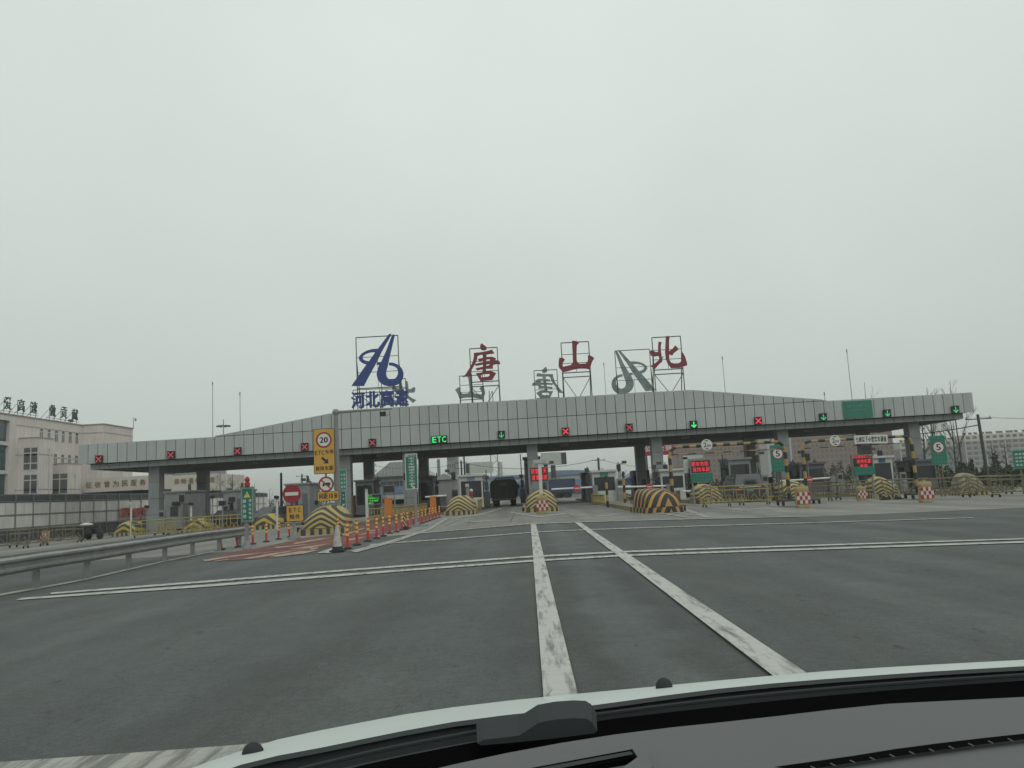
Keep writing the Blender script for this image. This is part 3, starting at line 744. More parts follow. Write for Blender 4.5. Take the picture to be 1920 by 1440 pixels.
ROOF = zb(2) + R1 + R2 - .3
def front(key, label, px0, px1, pytop):
    _, cx, z0, w, h = SHP[key]; Y = FY + .3
    a, bq = at(px0, pytop, Y), at(px1, pytop, Y)
    return frame_sign(key, cx, Y, z0, False, 'sign_blue' if key == 'logo' else 'sign_red', label, a.x - cx, bq.x - cx, a.z - z0, 'signs standing on the front of the canopy roof', ROOF)
g1 = front('logo', 'big blue expressway emblem above four blue characters, at the left of the canopy roof', 666, 745, 632)
front('tang', 'dark red many-stroked first name character on the canopy roof, right of the blue emblem', 880, 932, 653)
front('shan', 'dark red three-pronged middle character on the canopy roof', 1052, 1104, 642)
front('bei', 'dark red last character of the name, furthest right on the canopy roof', 1223, 1277, 632)
m = MB(2); Y = FY + .3
for i, ch in enumerate('河北高速'):
    px = 671 + i * 27.3; p = at(px, 748 - (px - 711) * .054, Y); m.text(ch, p.x, p.z, 24.5 * Y / FPX, 31 * Y / FPX, Y - .02, .2)
o = m.build('lettering', 'sign_blue', g1)
m = MB(); a, bq = at(662, 768, Y), at(762, 763, Y)
for zz in (0.35, 1.2, 1.75): m.tube((a.x, Y + .25, a.z + zz), (bq.x, Y + .25, a.z + zz), .03)
for q in range(5): m.tube((a.x + (bq.x - a.x) * q / 4, Y + .25, a.z - .4), (a.x + (bq.x - a.x) * q / 4, Y + .25, a.z + 1.75), .03)
m.build('letter_rack', 'steel_dark', g1)
def back(key, label, pxc, pybot, px0, px1, pytop):
    Y = 85.0; p = at(pxc, pybot, Y); a, bq = at(px0, pytop, Y), at(px1, pytop, Y)
    return frame_sign(key, p.x, Y, p.z, True, 'sign_back', label, a.x - p.x, bq.x - p.x, a.z - p.z, 'bare metal backs of the signs facing the other way', ROOF)
back('bei', 'bare back of the roof character half hidden behind the blue characters', 752, 757, 716, 761, 713)
back('shan', 'bare back of the three-pronged roof character below the first red one', 882, 749, 862, 905, 706)
back('tang', 'bare back of the many-stroked roof character left of the red three-pronged one', 1029, 746, 1001, 1044, 696)
back('logo', 'bare reversed back of the expressway emblem beside the last red character', 1189, 737, 1152, 1217, 659)

# ---------------------------------------------------------------- lane signals and board on the fascia
SIG = [(185, 861, 'x', 0), (320, 853, 'x', 0), (445, 846, 'x', 0), (571, 838, 'x', 0), (698, 830, 'x', 0), (940, 815, 'v', 0), (1060.5, 809, 'x', 1), (1180, 801.5, 'x', 0), (1301, 796, 'v', 1), (1422, 789, 'x', 1), (1544, 782, 'v', 0), (1664, 775, 'v', 0), (1792, 768, 'v', 0)]
ordn = ['leftmost', 'second from the left', 'third from the left', 'fourth from the left, beside the yellow sign', 'dim one right of the camera pole']
rx = 0
LAB = {940: 'green down-arrow lane signal right of the green ETC letters', 1060.5: 'bright red cross lane signal over the lane right of the central post', 1180: 'dim red cross lane signal right of the bright central one',
       1301: 'brightest green down-arrow lane signal, above the 2 m height sign', 1422: 'red cross lane signal furthest right on the fascia', 1544: 'green down-arrow lane signal just left of the green fascia board',
       1664: 'green down-arrow lane signal just right of the green fascia board', 1792: 'green down-arrow lane signal at the right end of the fascia'}
for k, (px, py, ty, br) in enumerate(SIG):
    p = at(px, py, FY - .2); lab = LAB.get(px) or 'red cross lane signal on the fascia, ' + ordn[k]
    t = thing('lane_signal', (p.x, FY, p.z), lab, 'lane signal', 'lane signals along the canopy fascia')
    m = MB(); m.box(p.x - .31, p.x + .31, FY - .2, FY - .02, p.z - .31, p.z + .31).box(p.x - .35, p.x + .35, FY - .3, FY - .2, p.z + .3, p.z + .33)
    m.build('housing', 'black_box', t)
    m = MB(); y0, y1 = FY - .225, FY - .205; w = .035 if not br else .045
    def seg(x0, z0, x1, z1):
        d = Vector((x1 - x0, z1 - z0)).normalized(); n = Vector((-d.y, d.x)) * w
        m.poly([[(p.x + x0 - n.x, p.z + z0 - n.y), (p.x + x1 - n.x, p.z + z1 - n.y), (p.x + x1 + n.x, p.z + z1 + n.y), (p.x + x0 + n.x, p.z + z0 + n.y)]], y0, y1)
    if ty == 'x':
        seg(-.23, -.23, .23, .23); y0 -= .01; seg(-.23, .23, .23, -.23); cm = 'led_red' if br else 'led_red_dim'
    else:
        seg(0, .25, 0, -.2); y0 -= .01; seg(0, -.24, -.2, -.03); y0 -= .01; seg(0, -.24, .2, -.03); cm = 'led_green' if br else 'led_green_dim'
    m.build('symbol', cm, t)
p = at(823.5, 824, FY - .2)
t = thing('lane_signal', (p.x, FY, p.z), 'wide lane signal showing ETC in bright green letters', 'lane signal', 'lane signals along the canopy fascia')
MB().box(p.x - .68, p.x + .68, FY - .2, FY - .02, p.z - .33, p.z + .33).build('housing', 'black_box', t)
m = MB()
for i, ch in enumerate('ETC'): m.text(ch, p.x - .42 + .42 * i, p.z, .34, .5, FY - .225, .02)
m.build('symbol', 'led_green', t)
p = at(1609, 767, FY - .15); t = thing('fascia_board', (p.x, FY, p.z), 'faded green board with white characters on the right of the canopy fascia', 'sign')
MB().box(p.x - 1.25, p.x + 1.25, FY - .12, FY - .01, p.z - .72, p.z + .74).build('board', 'sign_green_pale', t)
MB().box(p.x - 1.19, p.x + 1.19, FY - .125, FY - .12, p.z - .66, p.z + .68).build('face', 'sign_green', t)
m = MB(); row(m, '绿色通道', p.x, p.z + .3, 1.9, .3, FY - .13); row(m, '免费通道', p.x, p.z - .05, 1.5, .17, FY - .13); m.build('lettering', 'sign_green_pale', t)

# ================================================================ ISLANDS, MOUNDS, BOOTHS
def island(x, y0, y1, w, label, paint=6.0):
    z = gz(x); t = thing('toll_island', (x, y0, z), label, 'traffic island', 'raised kerbed islands between the lanes')
    m = MB(); m.box(x - w / 2, x + w / 2, y0, y1, z - .1, z + .2); m.build('slab', 'island_concrete', t)
    m = MB(); m.box(x - w / 2 - .04, x - w / 2 + .1, y0, y0 + (y1 - y0) * .6, z - .02, z + .215).box(x + w / 2 - .1, x + w / 2 + .04, y0, y0 + (y1 - y0) * .6, z - .02, z + .215)
    m.build('kerb', 'kerb_stripes', t)
    return t
def mound(px, Y, w, h, L, mt, label, plinth=.24, ang=0.0, x=None):
    p = XY(px, Y); x = p.x if x is None else x; z = gz(x)
    t = thing('crash_cushion', (x, Y, z), label, 'crash barrier', 'striped concrete humps at the island noses')
    t.rotation_euler = (0, 0, ang)
    m = MB(); rows = []
    ns, nc = 9, 19
    for j in range(ns + 1):
        s = j / ns; yy = L * (1 - math.cos(s * math.pi / 2)) if j < ns else L
        hh = (h - plinth) * math.sqrt(max(0, 1 - (1 - s) ** 2)) if s > 0 else 0.02
        hw = w / 2 * (.9 + .1 * s); r = []
        for i in range(nc):
            a = math.pi * i / (nc - 1)
            cx = -math.cos(a); cz = math.sin(a)
            ex = .45 if mt == 'mound_stripes_orange' else .8
            r.append((hw * math.copysign(abs(cx) ** ex, cx), yy * .9 - .0, plinth + hh * max(cz, 0) ** (.55 if ex < .5 else .85)))
        rows.append(r)
    m.grid(rows, flip=True); n = len(rows[-1]); base = len(m.v) - n
    m.f.append(tuple(range(base, base + n))[::-1]); m.m.append(0)
    o = m.build('hump', mt, t, smooth=True, local=True)
    q = MB(); pts = []
    for i in range(9):
        a = math.pi * i / 8; pts.append((-math.cos(a) * (w / 2 + .08), -.12 - math.sin(a) * .22))
    pts += [(w / 2 + .08, L), (-w / 2 - .08, L)]
    k = len(pts); q.add([(a, b_, -.05) for a, b_ in pts] + [(a, b_, plinth) for a, b_ in pts], [tuple(reversed(range(k))), tuple(range(k, 2 * k))] + [(i, (i + 1) % k, k + (i + 1) % k, k + i) for i in range(k)])
    q.build('plinth', 'kerb_stripes' if mt != 'mound_stripes_orange' else 'mound_stripes_orange', t, local=True)
    return t
isl = [(-34.3, 68, 92, 1.8, 'island under the leftmost canopy column'), (-28.3, 66, 92, 1.8, 'island of the leftmost toll booth'), (-22.4, 62, 92, 1.8, 'island of the booth behind the green warning sign'),
       (-16.5, 56, 92, 2.0, 'island behind the round no-entry sign'), (-10.4, 40.5, 92, 2.2, 'long island left of the red ETC lane'), (-5.0, 58.4, 92, 2.2, 'island left of the military truck'),
       (.75, 53, 92, 2.2, 'central island right of the military truck'), (6.5, 42, 92, 2.3, 'long island with the dark kerb right of the centre'), (11.8, 55, 92, 2.1, 'island of the red and green message board right of the centre'),
       (17.4, 55, 92, 2.1, 'island between the two height gates'), (23.0, 55, 92, 2.1, 'island below the white banner'), (28.7, 56, 92, 2.1, 'island near the last canopy column'), (34.3, 60, 92, 2.0, 'island under the rightmost canopy column')]
for a in isl: island(*a)
mound(605, 35.6, 1.95, 1.22, 1.7, 'mound_stripes', 'large striped hump at the head of the red lane, behind the yellow signs', x=None)
mound(861, 54, 2.0, 1.27, 2.4, 'mound_stripes', 'striped hump left of the military truck')
mound(1014, 49, 1.95, 1.32, 2.8, 'mound_stripes', 'striped hump in the middle, behind the white post')
mound(1241, 37.6, 1.65, 1.12, 2.9, 'mound_stripes_orange', 'black and orange striped hump under the first height gate', ang=.1)
mound(1329, 52, 1.7, 1.25, 2.4, 'mound_stripes', 'striped hump below the danger message board')
mound(1492, 51, 1.9, 1.25, 2.0, 'mound_stripes', 'striped hump behind the posts between the two height gates')
mound(1655, 49.5, 1.45, 1.3, 1.4, 'mound_stripes', 'dirty striped hump below the second red message board')
mound(1820, 48, 1.5, 1.3, 1.2, 'mound_stripes_faded', 'faded ochre striped hump furthest right')
mound(234, 62, 1.75, 1.12, 1.6, 'mound_stripes_bold', 'bold black and yellow hump below the left fence', x=None)
mound(365, 57, 1.7, .95, 1.6, 'mound_stripes_bold', 'bold striped hump behind the yellow crowd barriers on the left')
mound(497, 52, 1.6, .95, 1.6, 'mound_stripes_bold', 'bold striped hump right of the green warning sign')

def booth(px, Y, w, h, L, wall, label, sign=None, lightlow=True, ac=True, zoff=.2, small=False):
    p = XY(px, Y); x, z = p.x, p.z + zoff
    t = thing('toll_booth', (x, Y, z), label, 'toll booth', 'toll booths on the islands')
    if small:
        MB().box(x - w / 2, x + w / 2, Y, Y + L, z - .02, z + h - .12).build('wall', wall, t); MB().box(x - w / 2 - .1, x + w / 2 + .1, Y - .12, Y + L + .1, z + h - .12, z + h).build('roof', wall, t)
        MB().box(x - w * .28, x + w * .02, Y - .03, Y - .004, z + 1.0, z + 1.75).build('window', 'dark_glass', t); MB().box(x - w * .2, x + w * .1, Y - .12, Y - .004, z + 1.85, z + 2.15).build('lamp_box', 'black_box', t)
        MB().box(x + w * .2, x + w * .42, Y - .02, Y - .003, z + .1, z + 2.0).build('door', 'booth_dark', t); MB().box(x + w * .32, x + w * .4, Y + .4, Y + .6, z + h, z + h + .5).build('antenna', 'steel_dark', t)
        return t
    m = MB(); m.box(x - w / 2, x + w / 2, Y, Y + L, z - .02, z + .82); m.box(x - w / 2, x - w / 2 + .12, Y, Y + .12, z + .82, z + h - .5).box(x + w / 2 - .12, x + w / 2, Y, Y + .12, z + .82, z + h - .5)
    m.box(x - w / 2, x + w / 2, Y, Y + L, z + h - .5, z + h - .12); m.box(x - w / 2, x - w / 2 + .1, Y + L - .1, Y + L, z + .82, z + h - .5).box(x + w / 2 - .1, x + w / 2, Y + L - .1, Y + L, z + .82, z + h - .5)
    m.build('wall', wall, t)
    m = MB(); m.box(x - w / 2 + .03, x + w / 2 - .03, Y + .04, Y + L - .04, z + .82, z + h - .5); m.build('window', 'dark_glass', t)
    m = MB(); m.box(x - w / 2 - .12, x + w / 2 + .12, Y - .18, Y + L + .1, z + h - .12, z + h + .04); m.box(x - .1, x + .1, Y + 1, Y + 1.2, z + h + .04, z + h + .2); m.build('roof', wall, t)
    for s in (-1, 1):
        m = MB(); m.box(x + s * (w / 2 - .02) - .03, x + s * (w / 2 - .02) + .03, Y + .1, Y + .16, z + .82, z + h - .5); m.build('mullion', 'steel_grey', t)
    if sign:
        MB().box(x - w * .17, x + w * .17, Y - .03, Y - .004, z + h - .46, z + h - .16).build('name_plate', sign, t)
    if ac: # cluster of side equipment on the lane side
        m = MB(); s = 1 if px < 989 else -1
        m.box(x + s * (w / 2 + .05), x + s * (w / 2 + .5), Y + .6, Y + 1.2, z - .02, z + 1.25).box(x + s * (w / 2 + .12), x + s * (w / 2 + .42), Y + .4, Y + .8, z + 1.4, z + 2.1).tube((x + s * (w / 2 + .3), Y + .6, z + 1.2), (x + s * (w / 2 + .3), Y + .6, z + h + .35), .05)
        m.box(x + s * (w / 2 + .18), x + s * (w / 2 + .5), Y + .5, Y + .75, z + 2.3, z + 2.6)
        m.build('lane_equipment', 'steel_dark', t)
    return t
booth(884, 68, 1.95, 2.7, 3, 'booth_white', 'white toll booth with a blue name plate left of the military truck', 'roof_blue')
booth(1134, 62, 1.8, 2.35, 3, 'booth_white', 'white toll booth with a green name plate right of the raised-disc barrier', 'sign_green_pale')
booth(1262, 60, 1.75, 2.2, 3, 'booth_white', 'dark windowed toll booth behind the first height gate post')
booth(1389, 66, 1.75, 3.0, 3, 'booth_grey', 'grey toll booth behind the dark car')
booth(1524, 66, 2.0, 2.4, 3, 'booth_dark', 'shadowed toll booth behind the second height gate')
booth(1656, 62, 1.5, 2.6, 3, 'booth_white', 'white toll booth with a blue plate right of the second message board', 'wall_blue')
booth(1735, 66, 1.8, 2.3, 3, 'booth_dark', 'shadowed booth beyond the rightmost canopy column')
booth(333, 65, 2.1, 3.0, 3, 'booth_grey', 'grey toll booth between the two leftmost canopy columns', small=True)
booth(437, 62, 1.5, 2.7, 3, 'booth_grey', 'narrow grey toll booth behind the green warning sign', small=True)
booth(558, 60, 1.8, 2.8, 3, 'booth_grey', 'grey toll booth behind the round no-entry sign', small=True)
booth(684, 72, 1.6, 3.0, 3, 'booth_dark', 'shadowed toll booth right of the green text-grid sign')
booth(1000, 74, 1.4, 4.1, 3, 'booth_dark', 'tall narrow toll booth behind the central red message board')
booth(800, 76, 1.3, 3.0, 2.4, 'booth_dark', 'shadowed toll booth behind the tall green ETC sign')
# ================================================================ SIGNS
def mpp(Y): return Y * 0.995 / FPX
def rect(cx, cy, w, h, Y):
    p = at(cx, cy, Y); return p.x, p.z, w * mpp(Y), h * mpp(Y)
def rrect(x, z, w, h, r):
    out = []
    for sx, sz, a0 in ((1, 1, 0), (-1, 1, 90), (-1, -1, 180), (1, -1, 270)):
        for k in range(4):
            a = math.radians(a0 + 30 * k); out.append((x + sx * (w / 2 - r) + r * math.cos(a), z + sz * (h / 2 - r) + r * math.sin(a)))
    return out
def circ(x, z, r, n=28): return [(x + r * math.cos(2 * math.pi * i / n), z + r * math.sin(2 * math.pi * i / n)) for i in range(n)]
def plate(m, x, z, w, h, y0, y1, r=.04, mi=0): m.poly([rrect(x, z, w, h, min(r, w / 2.01, h / 2.01))], y0, y1, mi)
def arrow(m, x, z, s, ang, y0, y1, mi=0):
    pts = [(-.5, -.13), (.08, -.13), (.08, -.36), (.5, 0), (.08, .36), (.08, .13), (-.5, .13)]
    ca, sa = math.cos(ang), math.sin(ang)
    m.poly([[(x + s * (a * ca - b_ * sa), z + s * (a * sa + b_ * ca)) for a, b_ in pts]], y0, y1, mi)
def post(m, x, y, z0, z1, r, n=10): m.tube((x, y, z0), (x, y, z1), r, n=n)

# --- tall yellow 20 sign
Y = 35.6 + 1.5; x, z, w, h = rect(607.7, 846, 40.5, 85.5, Y); bx = at(611, 930, Y).x
t = thing('speed_limit_sign', (bx, Y, gz(bx)), 'tall yellow panel with a 20 speed limit circle, ETC characters and an arrow', 'road sign')
m = MB(); post(m, bx, Y + .09, gz(bx), z, .045); m.box(bx - .05, bx + .05, Y + .02, Y + .1, z - h * .3, z - h * .25); m.build('post', 'pole_grey', t)
m = MB(); plate(m, x, z, w, h, Y, Y + .02, .06); m.build('panel', 'sign_black', t)
m = MB(); plate(m, x, z, w - .05, h - .05, Y - .006, Y - .001, .05); m.build('face', 'sign_yellow', t)
m = MB(); cz = z + h * .5 - w * .53
m.poly([circ(x, cz, w * .37), circ(x, cz, w * .295)[::-1]], Y - .014, Y - .007); m.build('ring', 'disc_red', t)
m = MB(); m.poly([circ(x, cz, w * .293)], Y - .014, Y - .007); m.build('disc', 'sign_white', t)
m = MB(); m.text('20', x, cz, w * .37, w * .27, Y - .017)
m.text('E', x - w * .37, z - h * .03, w * .11, w * .2, Y - .009); m.text('T', x - w * .22, z - h * .03, w * .12, w * .2, Y - .009); m.text('C', x - w * .06, z - h * .03, w * .13, w * .2, Y - .009)
row(m, '专用', x + w * .24, z - h * .02, w * .4, w * .18, Y - .009)
arrow(m, x + w * .04, z - h * .205, w * .42, -math.pi / 4.2, Y - .01, Y - .007)
row(m, '保持车距', x, z - h * .375, w * .86, w * .2, Y - .009); m.build('lettering', 'sign_black', t)
# no lorries disc and distance plate hang on the same post but are plates of their own
x, z, w, h = rect(611.5, 908, 29.5, 29.5, Y)
t2 = thing('no_lorries_sign', (x, Y, z), 'round white sign with red rim and struck-out lorry below the tall yellow panel', 'road sign')
MB().poly([circ(x, z, w / 2), circ(x, z, w * .39)[::-1]], Y - .02, Y - .005).build('ring', 'disc_red', t2)
MB().poly([circ(x, z, w * .388)], Y - .018, Y - .005).build('disc', 'sign_white', t2)
m = MB(); m.box(x - w * .08, x + w * .27, Y - .025, Y - .02, z - w * .03, z + w * .1).box(x - w * .2, x - w * .1, Y - .025, Y - .02, z - w * .05, z + w * .07)
m.box(x - w * .27, x + w * .28, Y - .025, Y - .02, z - w * .065, z - w * .035)
for q in (-.17, .1, .2): m.poly([circ(x + w * q, z - w * .09, w * .045, 10)], Y - .026, Y - .019)
m.build('lorry_symbol', 'sign_black', t2)
m = MB(); m.poly([[(x - w * .3, z + w * .24), (x - w * .25, z + w * .29), (x + w * .3, z - w * .24), (x + w * .25, z - w * .29)]], Y - .032, Y - .028); m.build('slash', 'disc_red', t2)
x, z, w, h = rect(615.5, 930, 41, 18.5, Y)
t2 = thing('distance_plate', (x, Y, z), 'small yellow plate reading 10 metres below the struck-out lorry sign', 'road sign')
m = MB(); plate(m, x, z, w, h, Y, Y + .02, .04); m.build('panel', 'sign_black', t2)
m = MB(); plate(m, x, z, w - .04, h - .04, Y - .006, Y - .001, .03); m.build('face', 'sign_yellow', t2)
m = MB(); row(m, '间距', x - w * .22, z, w * .42, h * .55, Y - .009); m.text('10', x + w * .13, z, w * .17, h * .52, Y - .009); m.text('米', x + w * .35, z, w * .18, h * .55, Y - .009); m.build('lettering', 'sign_black', t2)
# --- no entry and ETC except
Y = 32.0; x, z, w, h = rect(547, 926, 34.5, 34.5, Y); bx = at(550, 975, Y).x
t = thing('no_entry_sign', (bx, Y, gz(bx)), 'round dark red no-entry sign with a white bar on a short stout post', 'road sign')
m = MB(); post(m, bx, Y + .08, gz(bx), z + .1, .055); m.tube((bx, Y + .08, gz(bx)), (bx, Y + .08, gz(bx) + .35), .2, .09, 8).box(bx - .2, bx + .2, Y - .12, Y + .28, gz(bx) - .02, gz(bx) + .06); m.build('post', 'pole_grey', t)
MB().poly([circ(x, z, w / 2)], Y - .005, Y + .02).build('disc', 'disc_red', t)
MB().box(x - w * .36, x + w * .36, Y - .012, Y - .006, z - w * .09, z + w * .09).build('bar', 'sign_white', t)
x, z, w, h = rect(553, 962.5, 33.5, 31, Y)
t = thing('etc_except_sign', (x, Y, z), 'square yellow plate with black ETC over two characters, below the no-entry sign', 'road sign')
m = MB(); plate(m, x, z, w, h, Y, Y + .02, .05); m.build('panel', 'sign_black', t)
m = MB(); plate(m, x, z, w - .05, h - .05, Y - .006, Y - .001, .04); m.build('face', 'sign_yellow', t)
m = MB()
for i, ch in enumerate('ETC'): m.text(ch, x + w * .24 * (i - 1), z + h * .2, w * .15, h * .26, Y - .009)
row(m, '除外', x, z - h * .2, w * .62, h * .3, Y - .009, fill=.85); m.build('lettering', 'sign_black', t)
# --- green warning sign, with red beacon
Y = 26.8; x, z, w, h = rect(463.5, 946, 25, 66, Y); bx = at(461, 990, Y).x
t = thing('wait_here_sign', (bx, Y, gz(bx)), 'tall green sign with a yellow warning triangle and two columns of white characters', 'road sign')
m = MB(); m.box(bx - .05, bx + .05, Y + .03, Y + .13, gz(bx), z); m.tube((bx, Y + .08, gz(bx)), (bx, Y + .08, gz(bx) + .28), .17, .06, 8); m.build('post', 'pole_grey', t)
m = MB(); plate(m, x, z, w, h, Y, Y + .05, .02); m.build('panel', 'pole_grey', t)
m = MB(); plate(m, x, z, w - .04, h - .04, Y - .004, Y - .001, .02); m.build('face', 'sign_green', t)
m = MB(); m.poly([rrect(x, z, w - .08, h - .08, .02), rrect(x, z, w - .1, h - .1, .02)[::-1]], Y - .008, Y - .005)
for i, ch in enumerate('前车异常'): m.text(ch, x - w * .2, z + h * (.1 - .145 * i), w * .25, h * .1, Y - .008)
for i, ch in enumerate('请在此等待'): m.text(ch, x + w * .22, z + h * (.11 - .12 * i), w * .2, h * .08, Y - .008)
m.build('lettering', 'sign_white', t)
m = MB(); m.poly([[(x - w * .24, z + h * .2), (x + w * .24, z + h * .2), (x, z + h * .37)]], Y - .008, Y - .005); m.build('triangle', 'reflective_yellow', t)
m = MB(); m.text('!', x, z + h * .265, .02, h * .1, Y - .011); m.build('exclamation_mark', 'sign_black', t)
zt_ = z + h / 2; x2 = at(463, 905, Y).x
m = MB(); m.lathe((x2, Y + .03, zt_), [(.07, 0), (.09, .02), (.09, .13), (.07, .15), (.055, .17), (.085, .2), (.085, .26), (.05, .32), (.02, .34)], 12); m.build('beacon', 'lamp_red', t)
# --- tall green ETC sign
Y = 37; x, z, w, h = rect(771.5, 884, 23.5, 66.5, Y); bx = at(779, 940, Y).x
t = thing('etc_lane_sign', (bx, Y, gz(bx)), 'tall narrow green sign headed ETC, a column of white characters below', 'road sign')
m = MB(); m.box(bx - .06, bx + .06, Y + .04, Y + .16, gz(bx), z); m.box(bx - .45, bx + .5, Y - .1, Y + .3, gz(bx) - .02, gz(bx) + .06); m.tube((bx, Y + .1, gz(bx)), (bx, Y + .1, gz(bx) + .25), .14, .07, 8); m.build('post', 'pole_grey', t)
m = MB(); plate(m, x, z, w, h, Y, Y + .04, .02); m.build('panel', 'sign_white', t)
m = MB(); plate(m, x, z, w - .07, h - .07, Y - .005, Y - .001, .02); m.build('face', 'sign_green', t)
m = MB()
for i, ch in enumerate('ETC'): m.text(ch, x + w * .26 * (i - 1), z + h * .44, w * .2, h * .05, Y - .009)
for i, ch in enumerate('无卡车辆请走人工车道'): m.text(ch, x + w * .02, z + h * (.365 - .079 * i), w * .5, h * .058, Y - .009)
arrow(m, x + w * .08, z - h * .435, w * .42, -math.pi / 4, Y - .009, Y - .006); m.build('lettering', 'sign_white', t)
# --- green grid sign and its lower plate
Y = 39.5; x, z, w, h = rect(637.5, 900, 24, 37.5, Y); bx = at(640, 925, Y).x
t = thing('drivers_notice_sign', (bx, Y, gz(bx)), 'bright green sign with a grid of small white characters behind the lorry sign', 'road sign')
m = MB(); post(m, bx, Y + .07, gz(bx), z, .04); m.build('post', 'pole_grey', t)
m = MB(); plate(m, x, z, w, h, Y, Y + .03, .02); m.build('panel', 'sign_white', t)
m = MB(); plate(m, x, z, w - .03, h - .03, Y - .005, Y - .001, .02); m.build('face', 'sign_green_pale', t)
m = MB()
for i, s in enumerate(('保持车距', '控制车速', '减速慢行', '注意观察')): row(m, s, x + .02, z + h * (.25 - .2 * i), w * .86, h * .12, Y - .009, fill=.7)
m.build('lettering', 'sign_white', t)
x, z, w, h = rect(641, 937, 15.5, 32, Y)
t = thing('lane_guide_sign', (x, Y, z), 'small upright green plate with an arrow hanging below the green grid sign', 'road sign')
m = MB(); plate(m, x, z, w, h, Y, Y + .03, .02); m.build('panel', 'sign_white', t)
m = MB(); plate(m, x, z, w - .03, h - .03, Y - .005, Y - .001, .02); m.build('face', 'sign_green', t)
m = MB()
for i, ch in enumerate('前方人工'): m.text(ch, x - w * .2, z + h * (.35 - .2 * i), w * .28, h * .11, Y - .009)
for i, ch in enumerate('车道'): m.text(ch, x + w * .2, z + h * (.25 - .2 * i), w * .25, h * .1, Y - .009)
arrow(m, x + w * .15, z - h * .32, w * .5, math.pi / 4, Y - .009, Y - .006); m.build('lettering', 'sign_white', t)
# --- camera gantry pole
Y = 38.5; p = at(629.5, 772, Y); z0 = gz(p.x)
t = thing('camera_pole', (p.x, Y, z0), 'tall grey pole with a long arm carrying a small black camera', 'camera pole')
MB().tube((p.x, Y, z0), (p.x, Y, p.z), .14, .1, 12).tube((p.x, Y, p.z), (p.x, Y, p.z + .12), .17, .1, 12).tube((p.x, Y, p.z - .14), (p.x, Y, p.z), .13, .17, 12).build('pole', 'pole_grey', t)
a = at(735, 767, Y); MB().tube((p.x + .1, Y, p.z - .02), (a.x, Y, p.z + .0), .075, .04, 8).tube((a.x - .35, Y, p.z), (a.x - .35, Y, p.z - .16), .02).tube((a.x - .42, Y, p.z + .02), (a.x - .12, Y, p.z - .0), .03).path([(a.x - .12, Y, p.z), (a.x - .1, Y, p.z - .22), (a.x - .22, Y, p.z - .32), (a.x - .35, Y, p.z - .3)], .012).build('arm', 'pole_grey', t)
c = at(718.5, 776, Y); m = MB().box(c.x - .12, c.x + .12, Y - .14, Y + .1, p.z - .34, p.z - .14); m.build('camera', 'black_box', t)

# --- message boards (LED)
def message_board(cx, cy, w, h, Y, lines, label, col='led_red', green=None, cat='message board', posts=True, hood=False, lettersize=.4):
    x, z, w, h = rect(cx, cy, w, h, Y); g = gz(x)
    t = thing('message_board', (x, Y, g), label, cat)
    m = MB(); m.box(x - w / 2, x + w / 2, Y, Y + .25, z - h / 2, z + h / 2); m.build('cabinet', 'steel_grey', t)
    m = MB(); m.box(x - w / 2 + .06, x + w / 2 - .06, Y - .012, Y - .002, z - h / 2 + .06, z + h / 2 - .06); m.build('screen', 'black_box', t)
    m = MB(0)
    for (s, fx, fz, fw, fh) in lines: row(m, s, x + w * fx, z + h * fz, w * fw, h * fh, Y - .02)
    if lines: m.build('lettering', col, t)
    if posts:
        for s in (-1, 1): MB().tube((x + s * w * .42, Y + .15, g), (x + s * w * .42, Y + .15, z - h / 2), .06).build('support', 'pole_grey', t)
    if hood:
        m = MB(); m.box(x - w * .75, x - w * .55, Y + .3, Y + .5, z - h * .4, z + h * .75).box(x - w * .75, x + w * .2, Y + .3, Y + .6, z + h * .6, z + h * .85); m.build('sun_hood', 'board_white', t)
    if green:
        gx, gzz, gw, gh = rect(*green, Y)
        m = MB(); m.box(gx - gw / 2, gx + gw / 2, Y - .01, Y + .05, gzz - gh / 2, gzz + gh / 2); m.build('notice_plate', 'sign_green', t)
        m = MB(0); row(m, '注意观察减速', gx, gzz + gh * .22, gw * .86, gh * .26, Y - .02, fill=.7); row(m, '谨慎驾驶安全', gx, gzz - gh * .22, gw * .86, gh * .26, Y - .02, fill=.7); m.build('notice_lettering', 'sign_green_pale', t)
    return t
message_board(1010.5, 889.5, 36, 28, 52, [('雨雪雾天', 0, .2, .84, .34), ('谨慎驾驶', 0.02, -.2, .84, .34)], 'red-lit message board with two rows of characters behind the white centre post')
message_board(1313.5, 875, 39, 26, 50, [('跟车危险', -.02, .2, .84, .32), ('保持车距', 0.02, -.2, .84, .32)], 'red-lit message board with a green notice plate, under the first height gate', green=(1316, 895.5, 41, 15), hood=True)
message_board(1617.5, 864.5, 39, 24, 48, [('特车车辆请走人工'[1:], -.02, .32, .9, .2), ('保持车距', .05, -.02, .7, .3), ('减速', .02, -.35, .4, .22)], 'red-lit message board with a green notice plate below the white banner', green=(1621, 883, 40, 15))
message_board(702, 936, 29, 20, 56, [('无卡', -.28, .32, .3, .16), ('车辆请走人工', -.08, .1, .78, .16), ('注意减速', -.04, -.13, .6, .16), ('慢行', -.22, -.36, .36, .15)], 'dark message board with bright green text left of the orange cabinet', col='led_text_green')
message_board(729, 917, 23, 15, 64, [], 'small switched-off black message board above the orange cabinet')
